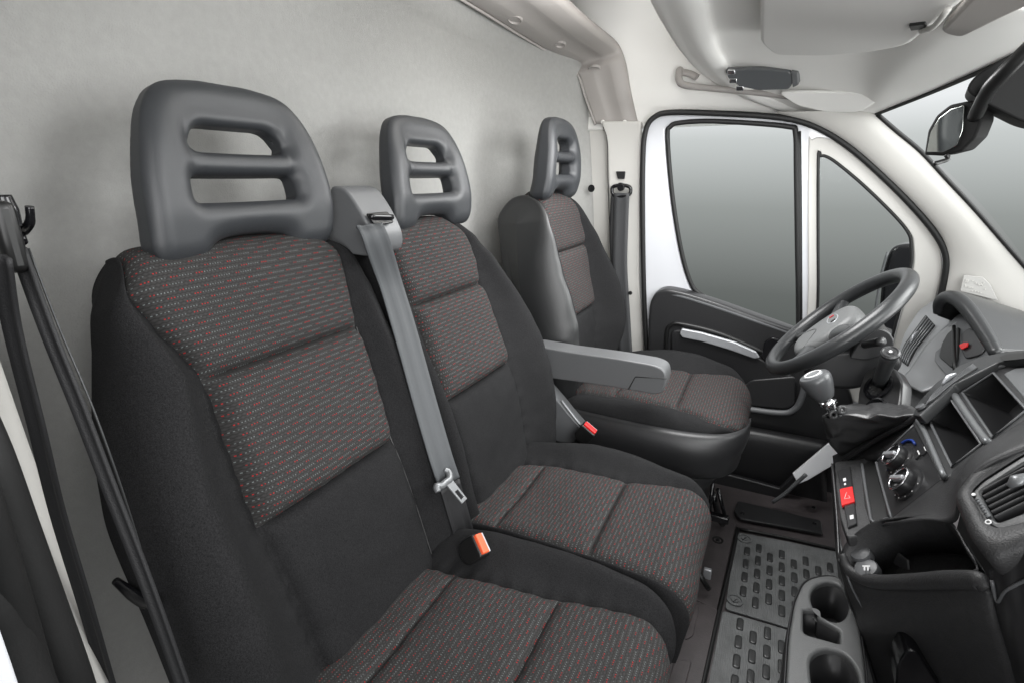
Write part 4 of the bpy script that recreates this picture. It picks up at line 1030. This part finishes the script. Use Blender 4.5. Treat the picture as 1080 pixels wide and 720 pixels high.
# near air vent pod
PV = PL(Q(1040, 530, -.27), (-.66, -.25, .70), (0, 1, 0))
pod = thing('air_vent', PV.p, 'large near air vent with long black slats in a grey pod, at the right edge', 'air vent')
podo = [(1024, 519), (1036, 507), (1080, 479), (1190, 430), (1230, 520), (1100, 548), (1053, 559), (1043, 553)]
vh = [(1033, 518), (1080, 488), (1180, 440), (1200, 480), (1110, 528), (1051, 551)]
PV.slab('vent_bezel', podo, .012, 'dark_grey', pod, r=.006, holes=[vh], bevel=.003, hr=.006)
podq = [(1009, 525), (1033, 493), (1080, 468), (1190, 415), (1240, 540), (1100, 572), (1047, 592), (1028, 570)]
Li = [PV.w(px, py, -.002) for px, py in podo]; Lm = [PV.w(px, py, -.010) for px, py in podq]; Lo = [p+Vector((.05, .03, -.06)) for p in Lm]
loops = [rounded(l_, .010, 4) for l_ in (Li, [a_.lerp(b_, .75)+PV.n*.004 for a_, b_ in zip(Li, Lm)], Lm, Lo)]; Np = len(loops[0])
v = [p for l_ in loops for p in l_]; f = [(k_*Np+i, (k_+1)*Np+i, (k_+1)*Np+(i+1) % Np, k_*Np+(i+1) % Np) for k_ in range(3) for i in range(Np)]
obj('vent_pod', v, f, 'dash', pod, solid=.003)
well('vent_duct', vh, PV, .03, 'black', pod, r=.006)
for i in range(6):
    t = (i+.5)/6
    a = PV.w(1033+18*t+1.5, 518+33*t-1, -.004); b = PV.w(1180+20*t, 440+40*t, -.004)
    d_ = (b-a).normalized(); s_ = PV.n.cross(d_)
    w2 = (s_*.25+PV.n*.95).normalized()
    prism('vent_slat', [a-w2*.007, a+w2*.004, b+w2*.004, b-w2*.007], .0022, 'dash_smooth', pod, n=w2.cross(d_), bevel=.0006)
cc_ = PV.w(1072, 507, .006); dd_ = (PV.w(1100, 492, .006)-PV.w(1060, 514, .006)).normalized()
tube('vent_tab', [PV.w(1064, 512, .004), PV.w(1072, 506, .008), PV.w(1084, 500, .004)], [.004, .009, .004], 'satin', pod, n=5, flat=.6, upv=PV.n)
PV.slab('vent_wheel_slot', [(1026, 528), (1031, 524), (1044, 545), (1039, 549)], .001, 'black', pod, off=.0006, r=.002, bevel=.0003)
for i in range(7):
    t = i/6; a = PV.w(1028.5+11*t, 527+17*t, .002); b = PV.w(1033+11*t, 524.5+17*t, .002)
    tube('vent_wheel_rib', [a, b], .0022, 'grey_plastic', pod, n=1, seg=8)
for px, py, r in ((1027, 521, .0022), (1042.5, 550, .0034)):
    cyl('vent_mark', PV.w(px, py, .0005), PV.n, r, .0008, 'white_mark', pod, seg=16, bevel=0)
cyl('vent_mark_core', PV.w(1042.5, 550, .0008), PV.n, .0018, .0009, 'black', pod, seg=12, bevel=0)

# centre-far vents and top band
PB = PL(PT.w(1000, 400, .012), (-.70, .10, .70), (0, 1, 0))
cv = thing('air_vent', PB.p, 'slim slatted air vent with a silver tab between the driver and the storage trays', 'air vent')
PB.slab('vent_bezel', [(962, 437), (968, 424), (986, 404), (1010, 386), (1034, 376), (1062, 370), (1110, 366), (1110, 371), (1052, 382), (1006, 405), (970, 438)], .02, 'dark_grey', cv, r=.004, bevel=.003)
own(PB.slab('vent_grille', [(974, 427), (981, 416), (1002, 399), (1026, 382), (1031, 387), (1006, 402), (980, 424)], .004, 'black', cv, off=.002, r=.002, bevel=.0006), cv)
for i in range(5):
    t = (i+.5)/5
    tube('vent_slat', [PB.w(976+2*t, 427-3*t, .004), PB.w(984+4*t, 414+2*t*2, .004), PB.w(1003+3*t, 399+4*t, .004), PB.w(1026+4*t, 383+4*t, .004)], .0009, 'grey_plastic', cv, n=3, seg=6)
tube('vent_tab', [PB.w(994, 405, .006), PB.w(1000, 398, .010), PB.w(1008, 394, .006)], [.003, .007, .003], 'silver', cv, n=5, flat=.6)
cyl('vent_wheel', PB.w(972, 430, .002), PB.n, .008, .006, 'grey_plastic', cv, seg=20)
PB.slab('demister_grille', [(1054, 376), (1062, 373), (1110, 369), (1110, 374), (1070, 379), (1058, 380)], .003, 'black', cv, off=.003, r=.001, bevel=.0004)

# instrument hood and cluster
lip = [(989, 330, .63), (991, 320, .62), (998, 314, .60), (1008, 315, .57), (1019, 324, .53), (1031, 340, .48), (1042, 357, .43), (1052, 374, .38)]
LPt = [Q(*p) for p in lip]
ih = thing('instrument_cluster', LPt[4], 'hooded instrument cluster with a red needle under a thick grey brow', 'instrument cluster')
tube('hood_lip', LPt, [.010, .014, .016, .017, .017, .016, .015, .013], 'wheel', ih, n=6, seg=16)
far = [(985, 326, .75), (996, 312, .75), (1012, 309, .74), (1034, 314, .74), (1060, 322, .73), (1095, 334, .72), (1130, 352, .68), (1160, 385, .6)]
far3 = [Q(*p) for p in far]
mid_ = [a.lerp(b, .4)+Vector((0, 0, .012)) for a, b in zip(LPt, far3)]
patch('hood_top', [[p+Vector((0, 0, .010)) for p in LPt], mid_, far3], 'wheel', ih, solid=.006, nu=7, nv=6)
inn = [p+Vector((.11, .02, -.045)) for p in LPt]
patch('hood_inside', [[p-Vector((0, 0, .006)) for p in LPt], inn], 'black', ih, solid=.003, nu=7, nv=4)
PI = PL(Q(1015, 365, .50)+Vector((.0, 0, 0)), (-.85, -.15, .5), (0, 1, 0))
own(PI.slab('cluster_face', [(990, 350), (1012, 330), (1030, 338), (1048, 372), (1040, 380), (1020, 390), (1000, 398), (985, 380)], .01, 'grey_plastic', ih, r=.01), ih)
own(PI.slab('dial', [(993, 362), (1000, 350), (1012, 344), (1010, 378), (1004, 388), (990, 376)], .004, 'black', ih, off=.004, r=.01), ih)
own(PI.slab('dial', [(1013, 352), (1022, 345), (1032, 352), (1040, 366), (1034, 374), (1018, 378), (1014, 370)], .004, 'dash_smooth', ih, off=.004, r=.01), ih)
own(PI.slab('needle', [(1011, 364), (1016, 361), (1021, 361), (1020, 365), (1014, 368)], .003, 'red', ih, off=.009, r=.001, bevel=.0008), ih)
tube('cluster_bar', [PI.w(1006, 344, .012), PI.w(1006, 366, .012), PI.w(1007, 390, .012)], .004, 'black', ih, n=3)
# silver panel with the far vent
PF = PL(Q(968, 350, .72), (-.80, -.25, .55), (0, 1, 0))
fv = thing('air_vent', PF.p, 'far corner air vent with black slats in a silver panel beside the pillar', 'air vent')
PF.slab('vent_bezel', [(940, 398), (944, 378), (954, 350), (968, 328), (984, 316), (996, 318), (1004, 336), (994, 350), (976, 366), (962, 388), (956, 404)], .03, 'satin_light', fv, r=.012, bevel=.004)
fg = [(947, 378), (954, 362), (976, 332), (986, 343), (966, 368), (957, 386)]
PF.slab('vent_grille', fg, .004, 'black', fv, off=.002, r=.004, bevel=.0008)
for i in range(5):
    t = (i+.5)/5
    tube('vent_slat', [PF.w(948+9*t, 378+7*t, .005), PF.w(955+10*t, 363+6*t, .005), PF.w(976+10*t, 333+10*t, .005)], .0022, 'satin', fv, n=3, seg=6)
tube('vent_tab', [PF.w(960, 363, .007), PF.w(964, 355, .012), PF.w(969, 350, .007)], [.004, .008, .004], 'silver', fv, n=5, flat=.6)
patch('silver_sweep', [[Q(950, 402, .60), Q(962, 388, .60), Q(978, 364, .60), Q(996, 348, .60), (Q(1010, 340, .60))], [Q(960, 408, .55), Q(974, 396, .55), Q(988, 378, .55), Q(1000, 368, .55), Q(1012, 362, .55)], [Q(972, 414, .50), Q(988, 408, .50), Q(1000, 398, .50), Q(1012, 392, .50), Q(1024, 388, .5)]], 'satin_light', dash, solid=.004)

# steering
WC = Vector((1.0, .47, .70)); be = math.radians(45); e1 = Vector((math.cos(be), 0, math.sin(be))); e2 = Vector((0, 1, 0)); e3 = Vector((-math.sin(be), 0, math.cos(be)))
st = thing('steering_wheel', WC, 'tilted four-spoke grey steering wheel with a pale hub pad', 'steering wheel')
def wp(a, b, c=0): return WC+e1*a+e2*b+e3*c
tube('wheel_rim', [wp(.180*math.cos(q), .180*math.sin(q)) for q in [2*math.pi*i/64 for i in range(64)]], .0180, 'wheel', st, closed=True, n=1, seg=20)
hubo = [(p.x, p.y) for p in closed_cr([Vector(q) for q in ((.045, -.055, 0), (.06, 0, 0), (.045, .055, 0), (0, .076, 0), (-.06, .078, 0), (-.108, .055, 0), (-.12, 0, 0), (-.108, -.055, 0), (-.06, -.078, 0), (0, -.076, 0))], 6)]
hub = plate('hub_pad', hubo, [], lambda a, b, c: wp(a, b, c-.012-.5*(a*a+b*b)), .05, 'hub', st, bevel=.016, remesh=.004, smooth_it=4)
for s in (-1, 1):
    for (a0_, w0, a1_, w1) in ((-.005, .020, .035, .016), (-.085, .020, -.125, .015)):
        rows = []
        for t, y_ in ((0, .05), (.5, .11), (1, .172 if a1_ > 0 else .140)):
            a = a0_+(a1_-a0_)*t*t; w_ = w0+(w1-w0)*t
            rows.append([wp(a-w_, s*y_, -.022+.012*t), wp(a-w_*.6, s*y_, -.008+.012*t), wp(a+w_*.6, s*y_, -.008+.012*t), wp(a+w_, s*y_, -.022+.012*t)])
        patch('spoke', rows, 'wheel', st, solid=.012, nu=4, nv=5)
tube('hub_joint', [wp(-.10, -.075, .004), wp(-.06, -.03, .0105), wp(-.045, 0, .0115), wp(-.06, .03, .0105), wp(-.10, .075, .004)], .0012, 'black', hub, n=6)
tube('emblem_ring', [wp(.0+.014*math.cos(q), .034*math.sin(q), .0125) for q in [2*math.pi*i/24 for i in range(24)]], .0012, 'silver', hub, closed=True, n=1, seg=8)
for y_, m_ in ((.022, 'tail'), (-.022, 'black')):
    box('emblem_mark', wp(0, y_, .0135), (.012, .010, .003), m_, hub, axes=(e1, e2, e3), bevel=.001)
sc_ = thing('steering_column', wp(0, 0, -.10), 'black steering column shroud behind the wheel with its control stalks', 'steering column')
tube('column_shroud', [wp(-.01, 0, -.03), wp(0, 0, -.06), wp(.01, 0, -.085), wp(.02, 0, -.11)], [.050, .060, .064, .066], 'vinyl', sc_, n=6, seg=28, flat=.85, upv=(0, 1, 0))
prism('shroud_shelf', rounded([Q(px, py, .36) for px, py in ((895, 378), (905, 362), (925, 345), (938, 350), (944, 360), (940, 372), (915, 380))], .01, 4), .12, 'dash_smooth', sc_, n=(0, 1, 0), bevel=.008)
prism('lower_shroud', rounded([Q(px, py, .38) for px, py in ((845, 395), (860, 372), (900, 368), (940, 362), (955, 385), (940, 400), (900, 412), (868, 410))], .02, 4), .14, 'dash_smooth', sc_, n=(0, 1, 0), bevel=.012)
tube('wiper_stalk', [Q(905, 365, .40), Q(918, 362, .34), Q(930, 360, .30)], [.010, .009, .010], 'dash_smooth', sc_, n=4)
# ignition pod: grey cowl with the tall cylinder and the round switch
PG = PL(Q(926, 412, .27), (-.78, -.35, .52), (0, 1, 0))
ig = thing('control_pod', PG.p, 'grey cowl with a tall round knob above a dark rotary switch, beside the steering column', 'control pod')
own(PG.slab('pod_cowl', [(903, 436), (905, 412), (912, 392), (926, 384), (944, 388), (952, 402), (950, 425), (942, 445), (915, 446)], .03, 'dash_smooth', ig, r=.012, bevel=.005), ig)
own(cyl('switch_ring', PG.w(927, 407, .001), PG.n, .032, .006, 'gloss_black', ig, rings=[(.033, 0), (.033, .005), (.026, .006), (.024, 0), (.005, 0)], bevel=0), ig)
ax0 = PG.w(927, 404, .004); ax1 = Q(939, 372, .235)
kn = tube('tall_knob', [ax0, ax0.lerp(ax1, .5), ax1], [.0135, .0145, .0165], 'wheel', ig, n=3, seg=28)
kd = (ax1-ax0).normalized(); kn2 = (kd*.6+Vector((-.3, -.5, .5))*.4).normalized()
cyl('knob_cap', ax1, kn2, .017, .006, 'dash_smooth', ig, rings=[(.017, -.004), (.0175, .002), (.014, .005), (.012, .003), (.007, .003), (.006, .0045), (.001, .0045)], bevel=0)
cyl('knob_mark', ax1+kn2*.0045, kn2, .003, .001, 'white_mark', ig, seg=10, bevel=0)
own(cyl('rotary_switch', PG.w(925, 431, .001), PG.n, .024, .01, 'gloss_black', ig, rings=[(.024, 0), (.024, .008), (.020, .009), (.018, .004), (.012, .004), (.011, .010), (.002, .011)], bevel=0), ig)
for q in (0, 1.2, 2.4, 3.9):
    P0 = PG.w(925, 431, .006); tube('switch_mark', [P0+(PG.a*math.cos(q+k*.25)+PG.b*math.sin(q+k*.25))*.015 for k in range(3)], .0008, 'satin', ig, n=2, seg=6)

# gear lever
GY = .20
kc = Q(873, 424, GY); kt = Q(857, 394, GY); gd = (kt-kc).normalized()
gl = thing('gear_lever', kc, 'gear lever with a grey pear-shaped knob rising from a wrinkled black leather boot', 'gear lever')
H_ = (kt-kc).length
own(cyl('gear_knob', kc+gd*.008, gd, .03, .06, 'knob', gl, seg=36, rings=[(.012, 0), (.018, .004), (.023, .014), (.027, .026), (.0305, .038), (.032, .048), (.031, .055), (.028, .059), (.020, .0605), (.004, .061)], bevel=0), gl)
cyl('knob_cap', kc+gd*.0685, gd, .02, .002, 'satin', gl, seg=32, rings=[(.021, -.001), (.020, .0012), (.003, .0016)], bevel=0)
gm = tube('shift_pattern', [kc+gd*.0702+frame(gd)[0]*.016*math.cos(q)+frame(gd)[1]*.016*math.sin(q) for q in [2*math.pi*i/24 for i in range(24)]], .0015, 'white_mark', gl, closed=True, n=1, seg=6)
own(cyl('collar', kc-gd*.006, gd, .013, .012, 'chrome', gl, seg=28, rings=[(.010, -.012), (.012, -.004), (.014, 0), (.014, .008), (.011, .012)], bevel=0), gl)
sd = frame(gd)[0]
for s in (-1, 1): tube('reverse_ring_lug', [kc, kc+(RT*s).normalized()*.019+gd*.004*s], [.005, .0055], 'chrome', gl, n=1)
tube('shaft', [kc, kc-gd*.04], .009, 'chrome', gl, n=1)
# boot
b_out = [(888, 480), (905, 470), (930, 457), (955, 445), (969, 437), (962, 428), (945, 424), (925, 424), (905, 428), (888, 438), (880, 455), (882, 472)]
base = closed_cr([PC.w(px, py, .004) for px, py in b_out], 6); NB = len(base)
topc = kc-gd*.032; a_, b_, _n = frame(gd)
rings = []; M_ = 26; cb = sum(base, Vector())/NB
import mathutils.noise as mn
ctr = cb
def ang0(p):
    d = p-ctr; return math.atan2(d.dot(PC.b), d.dot(PC.a))
for i in range(M_+1):
    t = i/M_
    ring_ = []
    for j, p in enumerate(base):
        th = ang0(p); d = (PC.a*math.cos(th)+PC.b*math.sin(th))
        d = (d-gd*d.dot(gd)).normalized()
        top_p = topc+d*(.014 if t > .06 else .016)
        # path bulges: stays narrow near the collar, then spreads
        s = smoothstep(max(0, (t-.08)/.92))**1.25
        q = top_p.lerp(p, s)
        mid_c = topc.lerp(cb, t); bul = math.sin(math.pi*t)
        q += (q-mid_c).normalized()*.012*bul*(1-.3*t)
        w_ = .010*math.sin(math.pi*min(1, t*1.05))
        q += Vector(PC.n)*(mn.noise(q*26)*1.9+mn.noise(q*60+Vector((3, 1, 2)))*.7)*w_+Vector((0, -1, 0))*mn.noise(q*34+Vector((7, 0, 0)))*w_*1.2
        ring_.append(q)
    rings.append(ring_)
v = [p for r_ in rings for p in r_]; f = [(i*NB+j, (i+1)*NB+j, (i+1)*NB+(j+1) % NB, i*NB+(j+1) % NB) for i in range(M_) for j in range(NB)]
obj('boot', v, f, 'leather', gl, solid=.0015, subsurf=1)
for px, py in ((879, 437), (888, 432)):
    c = W(px, py, y=GY-.018); tube('boot_tie', [c+RT*.007*math.cos(q)+UP*.007*math.sin(q) for q in [2*math.pi*i/14 for i in range(14)]], .0035, 'leather', gl, closed=True, n=1, seg=8)
tube('boot_frame', [PC.w(px, py, .006) for px, py in ((882, 492), (900, 479), (925, 463), (950, 449), (970, 437))], .0055, 'dash_smooth', gl, n=5)
patch('boot_surround', [[PC.w(px, py, -.002) for px, py in ((880, 500), (905, 486), (926, 480), (950, 458), (972, 441))], [PC.w(px, py, -.002) for px, py in ((878, 480), (900, 470), (925, 456), (950, 444), (970, 434))]], 'dash_smooth', gl, solid=.02)

# ================================================================ floor furniture
fm = thing('floor_mat', (.95, .1, 0), 'dark rubber floor mat with rows of raised oblong pads, between bench and dashboard', 'floor mat')
FP = PL((.9, .1, .006), (0, 0, 1), (1, 0, 0))
def joinx(a, b): return
upm = FP.slab('front_mat_panel', [(776, 560), (830, 570), (905, 586), (1000, 700), (880, 676), (765, 641)], .006, 'mat_rib', fm, off=.001, r=.01, bevel=.002)
lom = FP.slab('rear_mat_panel', [(762, 643), (830, 663), (900, 684), (1000, 760), (960, 860), (720, 860)], .006, 'mat_rib', fm, off=-.002, r=.01, bevel=.002)
tube('mat_edge', [FP.w(778, 557, .001), FP.w(770, 595, .001), FP.w(758, 645, .001), FP.w(741, 722, .001), FP.w(716, 830, .001)], .006, 'black', fm, n=4)
tube('mat_edge', [FP.w(778, 557, .001), FP.w(830, 567, .001), FP.w(900, 583, .001)], .005, 'black', fm, n=3)
ROOT[upm.name] = ROOT[lom.name] = ROOT[fm.name]
ox, oy = FP.w(787, 581).x, FP.w(787, 581).y
padsets = {0: ([], []), 1: ([], [])}
sx_ = .0305; sy_ = .058
for i in range(0, 13):
    for j in range(0, 17):
        x = ox+.002+i*sx_; y = oy-j*sy_+(.5*sy_ if i % 2 else 0)
        if y > .475 or y < -.45: continue
        if abs(y-FP.w(800, 651).y) < .02 and i < 30: continue
        if (Vector((x, y))-Vector((FP.w(777, 633).x, FP.w(777, 633).y))).length < .03: continue
        if (Vector((x, y))-Vector((FP.w(785, 568).x, FP.w(785, 568).y))).length < .03: continue
        zt = .0095 if y > FP.w(800, 651).y else .0065
        P = rounded([Vector((x-.0075, y-.019, zt)), Vector((x+.0075, y-.019, zt)), Vector((x+.0075, y+.019, zt)), Vector((x-.0075, y+.019, zt))], .006, 3)
        v, f = padsets[0 if zt > .008 else 1]; n0 = len(v); K = len(P); c = Vector((x, y, zt))
        v += [c+(p-c)*1.08-Vector((0, 0, .003)) for p in P]+P+[c+(p-c)*.8+Vector((0, 0, .0006)) for p in P]
        f += [(n0+a*K+b, n0+a*K+(b+1) % K, n0+(a+1)*K+(b+1) % K, n0+(a+1)*K+b) for a in (0, 1) for b in range(K)]+[tuple(range(n0+2*K, n0+3*K))]
for (v, f), par in ((padsets[0], upm), (padsets[1], lom)): own(obj('tread_pads', v, f, 'mat_pad', par), fm)
for px, py in ((785, 568), (775, 633)):
    own(cyl('mat_fixing', FP.w(px, py, .001), (0, 0, 1), .020, .004, 'mat_rib', fm, rings=[(.020, 0), (.020, .004), (.016, .005), (.015, .002), (.010, .002), (.009, .005), (.001, .005)], bevel=0), fm)
    tube('fixing_slot', [FP.w(px-2, py+1, .0065), FP.w(px+2, py-2, .0065)], .0012, 'black', fm, n=1, seg=6)
fl = thing('floor_panel', (.8, .4, 0), 'raised dark floor panel with a round plug between bench and mat', 'floor panel')
FR = PL((.8, .3, .004), (0, 0, 1), (1, 0, 0))
FR.slab('panel_sheet', [(752, 545), (776, 551), (756, 643), (735, 632), (725, 640)], .004, 'rubber_floor', fl, off=.004, r=.005)
own(cyl('round_plug', FR.w(757, 569, .004), (0, 0, 1), .016, .004, 'black', fl, rings=[(.016, 0), (.016, .002), (.011, .001), (.010, -.001), (.006, .0), (.005, .003), (.001, .003)], bevel=0), fl)
FR.slab('step_pad', [(728, 640), (738, 637), (731, 670), (722, 674)], .005, 'rubber_floor', fl, off=.012, r=.01, bevel=.002)
FR.slab('step_pad', [(712, 695), (730, 695), (722, 725), (700, 730)], .005, 'rubber_floor', fl, off=.012, r=.01, bevel=.002)
FR.slab('step_sheet', [(722, 628), (757, 642), (738, 730), (715, 830), (640, 820), (690, 690)], .006, 'rubber_floor', fl, off=.008, r=.005)
hp_ = thing('hatch_panel', FR.w(810, 540), 'black oblong hatch cover on the floor in front of the driver seat', 'floor panel')
FR.slab('hatch_cover', [(774, 538), (778, 527), (866, 548), (868, 562), (780, 546)], .010, 'vinyl', hp_, off=.012, r=.01, bevel=.003)
for px, py in ((783, 541), (858, 535), (859, 552)):
    cyl('hatch_screw', FR.w(px, py, .012), (0, 0, 1), .006, .003, 'gloss_black', hp_, seg=16)
br = thing('seat_bracket', W(744, 606, z=.05), 'small pale catch with a black rod at the foot of the bench', 'bracket')
box('catch_plate', W(746, 604, z=.06), (.02, .012, .03), 'silver', br, bevel=.003)
tube('catch_rod', [W(735, 600, z=.08), W(742, 612, z=.06), W(747, 620, z=.03)], .007, 'black', br, n=3)
tube('bench_leg_rail', [W(752, 520, z=.14), W(758, 545, z=.06), W(762, 552, z=.02)], .009, 'gloss_black', br, n=3)

# cup holder console
CH = PL((.98, -.05, .26), (-.10, 0, 1), (1, 0, 0))
ch = thing('cup_holder_console', CH.p, 'low floor console with grey rim, two round cup wells and an oblong slot', 'cup holder')
co_ = [(830, 780), (829, 720), (832, 670), (838, 634), (848, 612), (864, 606), (884, 606), (903, 635), (912, 700), (918, 790)]
c1 = [(855, 627), (861, 617), (874, 613), (886, 617), (895, 630), (893, 648), (882, 655), (868, 650), (858, 640)]
c2 = [(847, 642), (862, 643), (862, 650), (886, 664), (886, 678), (850, 668), (847, 664)]
c3 = [(854, 700), (860, 688), (874, 684), (892, 690), (905, 710), (905, 740), (880, 750), (860, 735)]
rm = plate('console_rim', CH.poly(co_, .02), [CH.poly(c1, 0, 0, 4), CH.poly(c2, .006), CH.poly(c3, 0, 0, 4)], CH.to3(-.008), .016, 'console_rim', ch, bevel=.005)
def well2(name, P2, plane, depth, material, parent, shrink=.85):
    P = [plane.p+plane.a*a+plane.b*b for a, b in P2]; N = len(P); c = sum(P, Vector())/N
    v = [c+(p-c)*1.01-plane.n*.006 for p in P]+[c+(p-c)*shrink-plane.n*depth for p in P]
    f = [(i, i+N, (i+1) % N+N, (i+1) % N) for i in range(N)]+[tuple(range(N, 2*N))]
    return own(obj(name, v, f, material, parent, solid=.0015, angle=50), ch)
well2('cup_well', CH.poly(c1, 0, 0, 4), CH, .08, 'dash_smooth', ch); well2('cup_well', CH.poly(c3, 0, 0, 4), CH, .08, 'dash_smooth', ch)
well2('oblong_slot', CH.poly(c2, .006), CH, .05, 'dash_smooth', ch)
# skirt down to the floor
P = [CH.p+CH.a*a+CH.b*b for a, b in CH.poly(co_, .02)]; N = len(P); c = sum(P, Vector())/N
v = [c+(p-c)*1.015-CH.n*.004 for p in P]+[Vector((*(c+(p-c)*1.02).to_tuple()[:2], CH.p.z-.06)) for p in P]+[Vector((*(c+(p-c)*.82).to_tuple()[:2], .0)) for p in P]
f = [(i+k*N, i+(k+1)*N, (i+1) % N+(k+1)*N, (i+1) % N+k*N) for i in range(N) for k in (0, 1)]
obj('console_skirt', v, f, 'dash_smooth', ch, solid=.003)
